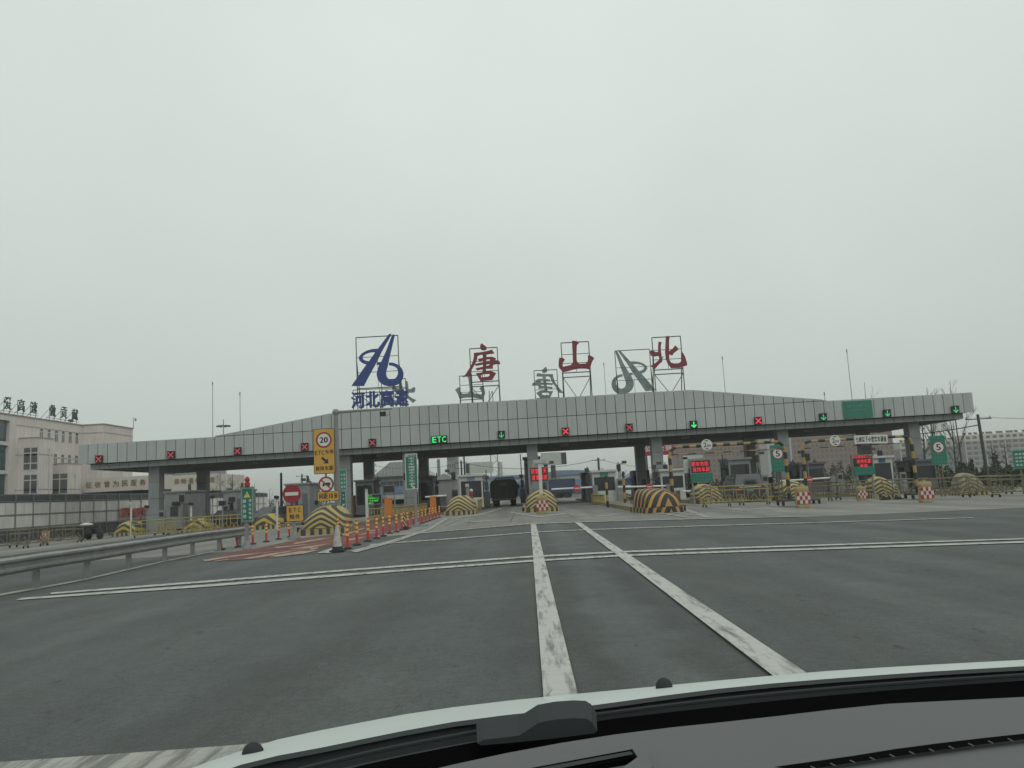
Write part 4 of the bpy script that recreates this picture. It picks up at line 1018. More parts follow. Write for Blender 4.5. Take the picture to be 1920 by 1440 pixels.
# --- green 5 signs on the right
def five_sign(cx, cy, w, h, Y, ccy, r, label, px_post, cut=False):
    x, z, w, h = rect(cx, cy, w, h, Y); g = gz(x)
    t = thing('speed_notice_sign', (x, Y, g), label, 'road sign', 'green lane notice signs on the right')
    m = MB(); m.box(x - w * .15, x - w * .08, Y + .05, Y + .12, g, z - h * .4).box(x + w * .08, x + w * .15, Y + .05, Y + .12, g, z - h * .4); m.build('post', 'faded_yellow', t)
    m = MB(); plate(m, x, z, w, h, Y, Y + .04, .03); m.build('panel', 'sign_green_pale', t)
    m = MB(); plate(m, x, z, w - .05, h - .05, Y - .005, Y - .001, .03); m.build('face', 'sign_green', t)
    m = MB()
    if ccy is not None:
        q = at(cx, ccy, Y); rr = r * mpp(Y)
        MB().poly([circ(x, q.z, rr), circ(x, q.z, rr * .84)[::-1]], Y - .014, Y - .006).build('ring', 'disc_red', t)
        MB().poly([circ(x, q.z, rr * .83)], Y - .013, Y - .006).build('disc', 'sign_white', t)
        MB().text('5', x, q.z, rr * .75, rr * 1.05, Y - .018).build('numeral', 'sign_black', t)
        row(m, '限制车速', x, z + h * .43, w * .7, h * .08, Y - .009, fill=.7)
        k0 = -.12
    else: k0 = .3
    for i, s in enumerate(('减速慢行', '注意安全', '禁止停车', '请走人道')[:3 if ccy else 4]): row(m, s.replace('止', '停'), x, z + h * (k0 - .14 * i * (1 if ccy else 1.4)), w * .84, h * .1, Y - .009, fill=.75)
    m.build('lettering', 'sign_green_pale' if ccy else 'sign_white', t)
five_sign(1459, 859.5, 27, 50, 49, 850.5, 10.5, 'green sign with a round 5 behind the right leg of the first height gate', 1460)
five_sign(1760, 844, 28, 54, 47, 838.5, 11.2, 'green sign with a round 5 standing right of the last canopy column', 1768)
five_sign(1917, 861.5, 33, 34, 46, None, 0, 'green notice sign cut by the right edge of the view', 1915)

# ================================================================ HEIGHT GATES
def gate(xl, xr, Y, ztop, label, sgn_px, nstripe, wheels=True):
    g = gz((xl + xr) / 2); t = thing('height_gate', ((xl + xr) / 2, Y, g), label, 'height barrier', 'yellow and black height limit gates')
    R = .42; r = .09
    pts = [V(xl, Y, g + .3)] ; 
    pl = [(xl, g + .25), (xl, ztop - R)] + [(xl + R - R * math.cos(a), ztop - R + R * math.sin(a)) for a in (math.pi / 6, math.pi / 3, math.pi / 2)]
    pr = [(2 * ((xl + xr) / 2) - a, b_) for a, b_ in pl][::-1]
    path = pl + pr
    # split the run into equal painted lengths
    seg = []
    for (a, b_), (c, d) in zip(path, path[1:]): seg.append((Vector((a, Y, b_)), Vector((c, Y, d))))
    tot = sum((b_ - a).length for a, b_ in seg); L = tot / nstripe; my = MB(); acc = 0.0; k = 0
    for a, b_ in seg:
        l = (b_ - a).length; s = 0.0
        while s < l - 1e-6:
            e2 = min(l, s + (L - (acc % L)) if (L - acc % L) > 1e-5 else s + L)
            kk = int((acc + 1e-5) / L)
            my.tube(a + (b_ - a) * (s / l), a + (b_ - a) * (e2 / l), r if abs(b_.x - a.x) < .01 else r * .8, n=10, mi=kk % 2)
            acc += e2 - s; s = e2
    my.build('frame', ['gantry_black', 'gantry_yellow'], t, smooth=False)
    m = MB(); n = 13
    for i in range(n): m.tube((xl + (xr - xl) * i / n, Y - .02, ztop - .36), (xl + (xr - xl) * (i + 1) / n, Y - .02, ztop - .36), .026, mi=i % 2)
    m.build('lower_bar', ['gantry_black', 'gantry_yellow'], t)
    for s in (xl, xr):
        m = MB(); m.box(s - .5, s + .5, Y - .5, Y + .5, g + .2, g + .3); m.tube((s, Y - .4, g + .28), (s, Y, g + .9), .04).tube((s - .4, Y, g + .28), (s, Y, g + .9), .04); m.build('base', 'steel_dark', t)
        for dx, dy in ((-.45, -.42), (.45, -.42), (.45, .42), (-.45, .42)):
            m = MB(); m.lathe((s + dx, Y + dy, g + .11), [(.11, -.035), (.11, .035)], 12, axis='x'); m.build('wheel', 'tyre', t)
    return t
def height_disc(cx, cy, r, Y, label):
    x, z, w, _ = rect(cx, cy, 2 * r, 1, Y); w /= 2
    t = thing('height_limit_sign', (x, Y, z), label, 'road sign', 'round 2 m height limit signs')
    MB().poly([circ(x, z, w)], Y - .02, Y).build('disc', 'sign_white', t)
    m = MB(.4); m.text('2', x - w * .32, z, w * .55, w * .85, Y - .026).text('m', x + w * .36, z - w * .18, w * .6, w * .4, Y - .026)
    m.poly([[(x - w * .38, z + w * .8), (x, z + w * .55), (x + w * .38, z + w * .8)]], Y - .027, Y - .021).poly([[(x - w * .38, z - w * .8), (x + w * .38, z - w * .8), (x, z - w * .55)]], Y - .027, Y - .021)
    m.build('lettering', 'sign_black', t)
Yg = 39.5; a, b_ = at(1254, 838, Yg), at(1471, 838, Yg); zt1 = at(1360, 833.5, Yg).z
gate(a.x, b_.x, Yg, zt1, 'first yellow and black height gate, right of the centre', 1325, 33)
height_disc(1325, 834, 10.5, Yg - .2, 'round 2 m height sign on the first height gate, nearer the centre')
Yg2 = 43.0; a, b_ = at(1503, 826, Yg2), at(1708, 820, Yg2); zt2 = at(1600, 823, Yg2).z
gate(a.x, b_.x, Yg2, zt2, 'second yellow and black height gate carrying the white banner, further right', 1566, 31)
height_disc(1565.5, 826, 10, Yg2 - .2, 'round 2 m height sign on the second height gate, beside the white banner')
x, z, w, h = rect(1633, 823.5, 61, 15.5, Yg2 - .2)
t = thing('lane_banner', (x, Yg2 - .2, z), 'white board with ten black characters fixed across the second height gate', 'sign')
t.rotation_euler = (0, math.radians(1.6), 0)
m = MB(); m.box(x - w / 2, x + w / 2, Yg2 - .22, Yg2 - .17, z - h / 2, z + h / 2); m.build('board', 'sign_white', t)
m = MB(); row(m, '七座以下小型客车通道', x, z, w * .94, h * .66, Yg2 - .226, fill=.86); m.build('lettering', 'sign_black', t)

# ================================================================ POSTS, CONES, DRUMS, BARRIERS
def delineator():
    t = thing('lane_post', (0, 0, 0), '', 'bollard', 'red posts with yellow reflective bands beside the red lane')
    m = MB(); m.lathe((0, 0, 0), [(.13, 0), (.13, .025), (.07, .05)], 12); m.build('base', 'rubber', t, local=True)
    m = MB(); m.lathe((0, 0, 0), [(.04, .04), (.04, .7), (.034, .735), (.02, .745)], 12); m.build('tube', 'post_red', t, local=True, smooth=False)
    for z0 in (.39, .52, .65):
        m = MB(); m.lathe((0, 0, 0), [(.0425, z0 - .035), (.0425, z0 + .035)], 12); m.build('reflective_band', 'reflective_yellow', t, local=True)
    return t
RIGHT = [(651.8,1029),(669.4,1022),(690,1015.3),(706,1009.7),(718.8,1005.3),(731,1000.4),(743.5,997.6),(754,994),(765.7,990.7),(775.4,987),(783.8,984),(791.7,981.4),(798.8,979),(805.3,976.8),(812,974.4),(817.8,972.4),(823.6,970.6)]
words = ['nearest', 'second', 'third', 'fourth', 'fifth', 'sixth', 'seventh', 'eighth', 'ninth', 'tenth', 'eleventh', 'twelfth', 'thirteenth', 'fourteenth', 'fifteenth', 'sixteenth', 'farthest']
proto = delineator(); random.seed(3)
def put_post(i, x, y, label, tilt=(0, 0), src=proto):
    p = G(x, y); o = src if i == 0 else copy_tree(src)
    o.location = p; o.rotation_euler = (math.radians(tilt[0]), math.radians(tilt[1]), random.random()); o['label'] = label
for i, (x, y) in enumerate(RIGHT):
    put_post(i, x, y, words[i] + (' red and yellow post of the long row right of the red lane' if i else ' red and yellow post of the long row, just right of the traffic cone'), (random.uniform(-2, 2), random.uniform(-2.5, 2.5)))
for i, (x, y, lab, tl) in enumerate([(474, 1020.4, 'red and yellow post standing just right of the green warning sign', (0, 0)), (499.4, 1016, 'red post with faded bands, midway between the green sign and the no-entry sign', (0, 1)),
        (522, 1011.4, 'red and yellow post leaning slightly, left of the no-entry sign', (0, 4)), (543.5, 1007, 'tilted red and yellow post touching the yellow ETC plate', (0, -7)),
        (446, 1026, 'bent red post at the end of the guard rail', (0, -8)), (416, 1031, 'leaning red post behind the guard rail support', (0, -9)), (636, 1005, 'leaning red post just behind the traffic cone', (0, -5))]):
    put_post(1, x, y, lab, tl)
# cone
def cone(px, py, label, mt, h, base_w, Yref=None):
    p = G(px, py); t = thing('traffic_cone', p, label, 'traffic cone')
    m = MB(); m.box(-base_w / 2, base_w / 2, -base_w / 2, base_w / 2, 0, .05).lathe((0, 0, .05), [(base_w * .42, 0), (base_w * .36, .09)], 12); m.build('base', 'rubber', t, local=True)
    m = MB(); m.lathe((0, 0, .1), [(base_w * .34, 0.04), (base_w * .15, h * .72), (base_w * .1, h - .14), (base_w * .09, h - .1)], 16); m.build('body', mt, t, local=True)
    return t
cone(633, 1034.5, 'dirty white traffic cone with a black base at the start of the row of posts', 'cone_white', .7, .36)
cone(758, 993, 'small black and yellow striped cone among the row of posts', 'cone_stripes', .78, .36)
cone(1267, 957, 'striped cone beside the orange striped hump', 'cone_stripes', .95, .42)
cone(1684, 936, 'striped cone at the foot of the dirty hump, left of a pair', 'cone_stripes', .8, .45)
cone(1660, 937, 'striped cone at the foot of the dirty hump, right of the small checked drum', 'cone_stripes', .8, .45)
# water drums with checks
def drum():
    t = thing('water_barrier', (0, 0, 0), '', 'water-filled barrier', 'yellow plastic drums with red and white checks')
    m = MB(); prof = [(.34, 0), (.35, .1), (.33, .12), (.30, .75), (.32, .77), (.32, .88), (.28, .95)]
    k = 4 * 4; vs = []; 
    rows = []
    for r, zz in prof:
        rr = []
        for x, y in rrect(0, 0, 2 * r, 1.1 * r, .12): rr.append((x, y, zz))
        rows.append(rr)
    n = len(rows[0])
    for rr in rows: vs += rr
    fs = []
    for j_ in range(len(rows) - 1):
        for i in range(n): fs.append((j_ * n + i, j_ * n + (i + 1) % n, (j_ + 1) * n + (i + 1) % n, (j_ + 1) * n + i))
    fs += [tuple(reversed(range(n))), tuple(range((len(rows) - 1) * n, len(rows) * n))]
    m.add(vs, fs); m.box(-.08, .08, -.03, .03, .95, 1.03); m.build('body', 'drum_yellow', t, local=True)
    m = MB()
    for r in range(3):
        for c in range(5):
            x0 = -.315 + c * .127; z0 = .17 + r * .175
            m.box(x0, x0 + .125, -.215, -.19, z0, z0 + .173, (r + c + 1) % 2)
    m.build('checker_board', ['check_white', 'check_red'], t, local=True)
    return t
dr = drum()
for i, (x, y, s, lab) in enumerate([(1017.5, 963, .96, 'checked yellow drum at the foot of the white centre post'), (1506, 951.5, .93, 'checked drum beside the left wheels of the second height gate'),
        (1617, 938.5, .76, 'small faded checked drum left of the dirty striped hump'), (1737, 941.5, .93, 'checked drum right of the second height gate'), (85, 1018.5, .82, 'faded checked drum among the barriers at the far left')]):
    o = dr if i == 0 else copy_tree(dr); o.location = G(x, y); o.scale = (s, s, s * 1.06); o['label'] = lab
# crowd barriers
def barrier(mt):
    t = thing('crowd_barrier', (0, 0, 0), '', 'crowd barrier', 'mobile yellow crowd barriers')
    L = 2.4; m = MB()
    for zz, rr in ((1.05, .032), (.85, .025), (.25, .032)): m.tube((-L / 2, 0, zz), (L / 2, 0, zz), rr)
    m.build('rail', mt, t, local=True)
    u = b0 = None
    for i in range(5):
        x = -L / 2 + L * i / 4
        if u is None: u = MB().tube((0, 0, .25), (0, 0, 1.05), .024).build('upright', mt, t, local=True); u.location = (x, 0, 0)
        else: share(u, 'upright', t, (x, 0, 0))
    for i in range(4):
        x = -L / 2 + L * (i + .5) / 4
        if b0 is None: b0 = MB().tube((-.28, 0, .25), (0, 0, .62), .02).tube((.28, 0, .25), (0, 0, .62), .02).build('brace', mt, t, local=True); b0.location = (x, 0, 0)
        else: share(b0, 'brace', t, (x, 0, 0))
    for s in (-1, 1):
        m = MB(); m.tube((s * 1.0, -.3, .16), (s * 1.0, .3, .16), .025).tube((s * 1.0, -.3, .16), (s * 1.0, 0, .5), .018).tube((s * 1.0, .3, .16), (s * 1.0, 0, .5), .018); m.build('foot', mt, t, local=True)
        for q in (-1, 1):
            m = MB(); m.lathe((s * 1.0, q * .3, .075), [(.075, -.02), (.075, .02)], 10, axis='x'); m.build('wheel', 'tyre', t, local=True)
    return t
by, bf = barrier('barrier_yellow'), barrier('faded_yellow'); used = {by.name: False, bf.name: False}
def put_barrier(src, px, Y, rot, label):
    p = XY(px, Y); 
    o = src if not used[src.name] else copy_tree(src); used[src.name] = True
    o.location = p; o.rotation_euler = (0, 0, math.radians(rot)); o['label'] = label
wd = ['first', 'second', 'third', 'fourth', 'fifth', 'sixth', 'seventh', 'eighth', 'ninth', 'tenth']
for k, (px, Y, r) in enumerate([(285, 52, 30), (312, 54, -40), (345, 52, 20), (378, 50, -10), (405, 48, 12), (432, 47, 8)]):
    put_barrier(by, px, Y, r, wd[k] + ' yellow crowd barrier from the left in the group behind the guard rail')
for k, (px, Y, r) in enumerate([(14, 46, 10), (55, 49, -6), (118, 51, 10), (140, 58, 12)]):
    put_barrier(bf, px, Y, r, wd[k] + ' faded crowd barrier from the left in the row below the white hoarding')
for k, (px, Y, r) in enumerate([(1352, 43.5, 4), (1400, 43.5, -5), (1535, 47, 3), (1585, 47.5, -3)]):
    put_barrier(bf if k > 1 else by, px, Y, r, ['crowd barrier right of the hump, below the dark car', 'crowd barrier in front of the dark car, on its right', 'crowd barrier right of the checked drum by the second gate', 'crowd barrier left of the small faded drum'][k])
for k, (px, Y, r) in enumerate([(1690, 47, 2), (1770, 42.5, 3), (1850, 46, -4), (1895, 42, 5), (1700, 53, -10), (1830, 52, 5), (1440, 56, 3)]):
    put_barrier(bf, px, Y, r, ['crowd barrier left of the right leg of the second gate', 'crowd barrier in front of the faded rightmost hump', 'crowd barrier right of the faded rightmost hump', 'crowd barrier below the green sign at the right edge',
        'turned crowd barrier behind the second gate', 'far crowd barrier behind the faded hump', 'far crowd barrier between the dark car and the gate leg'][k])
# guard rail (two beams back to back on posts)
gp = [(-60, 1131), (67, 1102), (163, 1083), (241, 1066), (309, 1051.5), (361, 1040.5), (411, 1032), (449, 1025)]
GP = [G(*p) for p in gp]
t = thing('guard_rail', GP[-1], 'galvanised steel guard rail running from the left edge to the green warning sign', 'guard rail')
dirs = [(GP[min(i + 1, len(GP) - 1)] - GP[max(i - 1, 0)]).normalized() for i in range(len(GP))]
prof = [(0, .36), (.0, .38), (-.075, .42), (-.075, .46), (0, .505), (0, .555), (-.075, .6), (-.075, .64), (0, .68), (0, .70)]
ends = GP[:-1] + [G(462, 1023)]
dirs = dirs[:-1] + [dirs[-1]]
for side, nm in ((1, 'front_beam'), (-1, 'back_beam')):
    m = MB(); rows = []
    for p, d in zip(ends, dirs):
        n = Vector((d.y, -d.x, 0)); rows.append([p + n * side * (.14 - q[0] * 1.0) + V(0, 0, q[1]) for q in prof])
    m.grid(rows); rows2 = [[q - Vector((dirs[i].y, -dirs[i].x, 0)) * side * .006 for q in r] for i, r in enumerate(rows)]; m.grid(rows2, flip=True)
    m.build(nm, 'galv', t, smooth=False)
for p, d in zip(GP, dirs):
    m = MB(); q = Matrix.Rotation(math.atan2(d.y, d.x), 3, 'Z'); mm = MB().box(-.055, .055, -.05, .05, -.05, .66)
    o = MB(); o.add([q @ v + p for v in mm.v], mm.f); o.build('post', 'galv', t)
    mm = MB().box(-.05, .05, -.135, .135, .42, .64); o = MB(); o.add([q @ v + p for v in mm.v], mm.f); o.build('spacer', 'galv', t)
mm = MB(); p, d = ends[-1], dirs[-1]; n = Vector((d.y, -d.x, 0))
for k in range(5):
    a0, a1 = math.pi * k / 5 - math.pi / 2, math.pi * (k + 1) / 5 - math.pi / 2
    A = p + n * .14 * -math.sin(a0) + d * .14 * math.cos(a0); B = p + n * .14 * -math.sin(a1) + d * .14 * math.cos(a1)
    mm.add([A + V(0, 0, .38), B + V(0, 0, .38), B + V(0, 0, .69), A + V(0, 0, .69)], [(0, 1, 2, 3)])
mm.build('end_piece', 'galv', t)

# --- white centre post with cross head
Y = 46; p = at(1015, 926, Y); a = at(1011.5, 868, Y); g = gz(p.x)
t = thing('sensor_post', (a.x, Y, g), 'pale post with a wide boxy head standing in front of the central message board', 'post')
MB().box(a.x - .09, a.x + .09, Y - .09, Y + .09, g, a.z).build('pole', 'pipe_white', t)
MB().box(a.x - .36, a.x + .36, Y - .15, Y + .15, a.z - .02, a.z + .2).box(a.x - .4, a.x - .3, Y - .1, Y + .1, a.z - .22, a.z - .02).box(a.x + .12, a.x + .3, Y - .1, Y + .1, a.z - .1, a.z - .02).build('head', 'wall_pale', t)
# --- lane posts with lamps / cameras
def cam_post(px, ytop, Y, r, label, mt='pipe_white', head='black_box', hs=.12):
    a = at(px, ytop, Y); g = gz(a.x); t = thing('camera_post', (a.x, Y, g), label, 'post', 'small posts on the islands')
    MB().tube((a.x, Y, g), (a.x, Y, a.z - hs), r, n=8).build('pole', mt, t)
    MB().box(a.x - hs, a.x + hs, Y - .2, Y + .1, a.z - hs * 1.4, a.z).box(a.x - hs * .8, a.x + hs * .8, Y - .24, Y - .2, a.z - hs * .4, a.z + .03).build('head', head, t)
cam_post(686.5, 910, 44, .08, 'pale camera post left of the green text message board')
cam_post(876, 908, 57, .13, 'short grey post with a white camera in front of the left white booth', 'pole_grey', 'pipe_white')
cam_post(358.5, 943, 58, .06, 'thin post with a white-topped lamp between the left booths')
cam_post(398.5, 930, 57, .05, 'dark post with a white cap left of the green warning sign', 'pole_grey', 'black_box')
cam_post(417, 940, 56, .05, 'thin post with a square black box left of the green warning sign', 'pole_grey', 'black_box', .2)
cam_post(519, 930, 50, .07, 'pale camera post left of the no-entry sign')
cam_post(246, 942, 60, .07, 'pale lamp post in front of the red banner', 'pipe_white', 'pipe_white')
cam_post(276, 948, 60, .05, 'dark capped post at the right end of the red banner', 'pole_grey')
def stripe_post(px, ytop, ybot, Y, label):
    a, b_ = at(px, ytop, Y), at(px + (ybot - ytop) * .07, ybot, Y); g = gz(a.x); t = thing('striped_post', (a.x, Y, g), label, 'post', 'yellow and black posts')
    m = MB(); n = 5
    for i in range(n): m.tube((a.x, Y, g + (a.z - g) * i / n), (a.x, Y, g + (a.z - g) * (i + 1) / n), .09, n=8, mi=i % 2)
    m.build('pole', ['gantry_black', 'gantry_yellow'], t)
stripe_post(1136, 893, 935, 52, 'yellow and black post in front of the right white booth')
stripe_post(1168, 884, 932, 54, 'taller yellow and black post right of the right white booth')
t = thing('red_bollard', XY(884, 58), 'red bollard with a white ball top in front of the left white booth', 'bollard')
p = XY(884, 58); MB().tube(p, p + V(0, 0, 1.45), .1, n=10).build('tube', 'check_red', t); MB().lathe(p + V(0, 0, 1.45), [(.05, 0), (.12, .06), (.13, .12), (.08, .2), (.02, .23)], 10).build('ball', 'pipe_white', t)
# orange cabinets
for px, Y, w, h, lab in ((727, 50, .42, 1.15, 'bright orange cabinet in front of the low yellow railing'), (811, 58, .4, 1.1, 'small orange cabinet beside the hump left of the truck')):
    p = XY(px, Y); t = thing('gate_cabinet', p, lab, 'cabinet', 'orange barrier machines')
    MB().box(p.x - w / 2, p.x + w / 2, Y, Y + .4, p.z + .2, p.z + .2 + h).build('body', 'box_orange', t); MB().box(p.x - w / 2 - .03, p.x + w / 2 + .03, Y - .03, Y + .43, p.z + .2 + h, p.z + .25 + h).build('lid', 'box_orange', t)
# boom arms
def boom(px0, y0, px1, y1, Y, disc, label, cab=True):
    a, b_ = at(px0, y0, Y), at(px1, y1, Y); g = gz(b_.x); t = thing('boom_gate', (b_.x, Y, g), label, 'boom gate', 'white boom arms across the lanes')
    MB().tube((a.x, Y, a.z), (b_.x, Y, b_.z), .06, n=6).build('arm', 'arm_white', t)
    MB().box(b_.x, b_.x + .35, Y - .15, Y + .25, g + .2, b_.z + .12).build('machine', 'steel_grey', t)
    if disc:
        c = at(disc[0], disc[1], Y - .1); r = disc[2] * mpp(Y)
        MB().poly([circ(c.x, c.z, r)], Y - .12, Y - .08).build('disc', 'post_red', t); MB().box(c.x - r * .75, c.x + r * .75, Y - .14, Y - .121, c.z - r * .16, c.z + r * .16).build('bar', 'sign_white', t)
boom(1034, 917.5, 1111, 913.5, 57, (1082, 915.5, 6.4), 'white boom arm with a red no-entry disc right of the centre hump')
boom(1158, 913.5, 1249, 911, 55, (1218, 912.5, 6), 'white boom arm with a red disc behind the orange striped hump')
boom(1463, 902, 1556, 896, 58, (1518, 899.5, 6), 'white boom arm with a red disc right of the second height gate post')
boom(797, 932, 838, 929, 60, None, 'plain white boom arm left of the striped hump near the truck')
boom(1280, 921, 1300, 921, 60, None, 'short stub of a boom arm under the first height gate')
# low yellow railings on the islands
def rail(px0, Y0, px1, Y1, h, label, mt='barrier_yellow'):
    A, B = XY(px0, Y0), XY(px1, Y1); t = thing('island_railing', A, label, 'railing', 'low yellow railings on the islands')
    m = MB(); m.tube(A + V(0, 0, .25 + h), B + V(0, 0, .25 + h), .04).tube(A + V(0, 0, .32), B + V(0, 0, .32), .04); m.build('rail', mt, t)
    n = max(3, int((B - A).length / .35)); q = MB()
    for i in range(n + 1):
        p = A + (B - A) * i / n; q.tube(p + V(0, 0, .18), p + V(0, 0, .25 + h), .035, n=4)
    q.build('bar', mt, t)['kind'] = 'stuff'; return t
rail(690, 50, 718, 52, .55, 'yellow railing left of the orange cabinet')
rail(738, 52, 800, 66, .55, 'long yellow railing right of the orange cabinet')
rail(895, 57, 903, 66, .6, 'yellow railing beside the left white booth')
rail(1108, 58, 1132, 50, .55, 'yellow railing in front of the right white booth')
rail(1160, 56, 1176, 56, .55, 'short yellow railing behind the taller striped post')
rail(1240, 44, 1273, 52, .6, 'yellow railing behind the orange striped hump', 'faded_yellow')
rail(1560, 54, 1640, 55, .6, 'faded railing behind the crowd barriers under the banner', 'faded_yellow')

ISL = [(-28.3, 'the leftmost toll booth'), (-22.4, 'the green warning sign'), (-16.5, 'the round no-entry sign'), (-10.4, 'the orange cabinet'), (-5.0, 'the left white booth'), (.75, 'the centre hump'),
       (6.5, 'the orange striped hump'), (11.8, 'the danger message board'), (17.4, 'the second height gate post'), (23.0, 'the white banner'), (28.7, 'the last column')]
random.seed(11)
for k, (x, where) in enumerate(ISL):
    g = gz(x)
    for side, (Y0, nm) in enumerate(((61.5, 'nearer'), (79.0, 'farther'))):
        t = thing('ticket_machine', (x + .55, Y0, g + .2), nm + ' card machine on the island behind ' + where, 'card machine', 'card machines on the islands')
        h = random.uniform(1.3, 1.8); xx = x + random.choice((-.5, .5))
        MB().box(xx - .22, xx + .22, Y0, Y0 + .35, g + .2, g + .2 + h).build('cabinet', ['booth_grey', 'box_orange', 'steel_grey', 'steel_dark'][(k * 2 + side) % 4 if not (k in (4, 5)) else 3], t)
        MB().box(xx - .15, xx + .15, Y0 - .03, Y0 - .002, g + h - .25, g + h + .05).build('screen', 'black_box', t)
    t = thing('lane_signal_pole', (x, 64.5, g + .2), 'thin lane light pole with antenna box on the island behind ' + where, 'pole', 'signal poles on the islands')
    h = random.uniform(2.9, 3.7); sx = random.choice((-1, 1)) * .8
    MB().tube((x + sx, 64.5, g + .2), (x + sx, 64.5, g + h), .05, n=6).tube((x + sx, 64.5, g + h - .2), (x + sx * 1.6, 64.5, g + h - .1), .035, n=5).build('pole', 'steel_grey', t)
    MB().box(x + sx - .16, x + sx + .16, 64.3, 64.5, g + h - .75, g + h - .2).build('light_housing', 'black_box', t)
    MB().cbox((x + sx * 1.6, 64.5, g + h - .05), .35, .25, .22).build('antenna', 'steel_dark', t)
    t = thing('rear_booth', (x, 82, g + .2), 'shadowed rear booth under the canopy on the island behind ' + where, 'toll booth', 'rear row of booths under the canopy')
    if abs(x - .75) > 1 and abs(x + 5) > 1 and x > -15:
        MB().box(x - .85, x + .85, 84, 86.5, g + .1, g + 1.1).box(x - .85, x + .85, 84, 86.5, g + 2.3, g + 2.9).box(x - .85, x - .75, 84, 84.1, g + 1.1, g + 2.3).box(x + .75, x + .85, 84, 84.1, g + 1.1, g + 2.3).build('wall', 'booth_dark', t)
        MB().box(x - .8, x + .8, 84.05, 86.4, g + 1.1, g + 2.3).build('window', 'dark_glass', t)
    else: bpy.data.objects.remove(t)
# rows of lamps under the soffit
k = 0
for x in (-36, -30.3, -24.8, -19, -13.3, -7.5, -2.0, 3.6, 9.1, 14.7, 20.3, 25.9, 31.5):
    z = zb(x) - SH + .05; t = thing('soffit_lamp', (x, 74, z), 'flat lamp under the canopy, ' + ['first', 'second', 'third', 'fourth', 'fifth', 'sixth', 'seventh', 'eighth', 'ninth', 'tenth', 'eleventh', 'twelfth', 'last'][k] + ' from the left', 'lamp', 'flat lamps under the canopy'); k += 1
    MB().box(x - .35, x + .35, 74, 74.4, z - .12, z).build('housing', 'steel_grey', t); MB().box(x - .3, x + .3, 74.05, 74.35, z - .135, z - .121).build('lens', 'window_glass', t)
# ================================================================ VEHICLES
def car(px, Y, L, W, H, paint, label, rot=0, back=True, sedan=True, cat='car', x=None):
    p = XY(px, Y); t = thing('parked_car' if cat == 'car' else 'suv', p, label, cat)
    h1 = H * .56
    prof = [(-L / 2, .35), (-L / 2, h1 * .95), (-L / 2 + L * .16, h1), (L / 2 - L * .05, h1), (L / 2, h1 * .9), (L / 2, .32)]
    if not sedan: prof[2] = (-L / 2 + .2, h1)
    def loft(pr, w0, w1):
        m = MB(); n = len(pr); z0 = min(a[1] for a in pr); z1 = max(a[1] for a in pr)
        for s in (-1, 1): m.v += [Vector((s * (w0 + (w1 - w0) * (b_ - z0) / max(.01, z1 - z0)) / 2, a, b_)) for a, b_ in pr]
        m.f = [tuple(range(n)), tuple(range(2 * n - 1, n - 1, -1))] + [(i, n + i, n + (i + 1) % n, (i + 1) % n) for i in range(n)]; m.m = [0] * len(m.f); return m
    b1 = loft(prof, W, W * .97); b1.build('body', paint, t, local=True)
    rear = -L / 2 + (.12 if not sedan else L * .14); cab = [(rear, h1), (rear + (.22 if not sedan else .55), H), (L * .16, H), (L * .32, h1)]
    loft(cab, W * .93, W * .74).build('cabin', paint, t, local=True)
    k = loft([(rear - .012, h1 + .03), (rear + (.2 if not sedan else .5) - .012, H - .08), (rear + (.2 if not sedan else .5) + .1, H - .08), (rear + .1, h1 + .03)], W * .84, W * .68); k.build('rear_window', 'dark_glass', t, local=True)
    for s in (-1, 1):
        m = MB(); m.poly([[(rear + .35, h1 + .04), (rear + .5, H - .1), (L * .13, H - .1), (L * .26, h1 + .04)]], 0, .01)
        m.v = [Vector((s * (W * .93 + (W * .74 - W * .93) * (v.z - h1) / (H - h1)) / 2 + s * (.004 + v.y), v.x, v.z)) for v in m.v]; m.build('side_window', 'dark_glass', t, local=True)
        for yy in (-L * .31, L * .31):
            m = MB(); m.lathe((s * (W / 2 - .1), yy, .32), [(.22, -.1), (.32, -.1), (.32, .1), (.22, .1)], 14, axis='x'); m.build('wheel', 'tyre', t, local=True)
        MB().box(s * W * .36 - .15, s * W * .36 + .15, -L / 2 - .02, -L / 2 + .05, h1 * .72, h1 * .9).build('tail_light', 'lamp_red', t, local=True)
        MB().box(s * W * .36 - .15, s * W * .36 + .15, L / 2 - .05, L / 2 + .02, h1 * .68, h1 * .85).build('headlight', 'window_glass', t, local=True)
        MB().box(s * (W / 2 + .09) - .09, s * (W / 2 + .09) + .09, L * .2, L * .26, h1 + .02, h1 + .16).build('side_mirror', paint, t, local=True)
    MB().box(-W * .36, W * .36, -L / 2 - .035, -L / 2 - .004, h1 * .93, h1 * .99).build('trim', 'frame_white', t, local=True)
    MB().box(-.22, .22, -L / 2 - .03, -L / 2 - .004, h1 * .66, h1 * .82).build('number_plate', 'roof_blue', t, local=True)
    MB().box(-W * .48, W * .48, -L / 2 - .06, -L / 2 + .1, .28, h1 * .5).build('bumper', 'steel_dark', t, local=True)
    t.rotation_euler = (0, 0, math.radians(rot)); return t
car(1388, 54, 4.4, 1.95, 1.75, 'car_grey', 'dark grey off-road car seen from behind beyond the crowd barriers', sedan=False, cat='car')
car(1207, 112, 4.4, 1.8, 1.45, 'car_white', 'white car parked beyond the toll booths behind the striped posts', rot=80)
car(1172, 108, 4.4, 1.8, 1.45, 'car_white', 'white saloon parked far behind the right white booth', rot=75)
car(749, 92, 4.4, 1.8, 1.4, 'car_white', 'white car seen far off under the tall green ETC sign', rot=84)
car(434, 61, 4.4, 1.8, 1.4, 'car_black', 'black car passing the booth left of the green warning sign', rot=60)
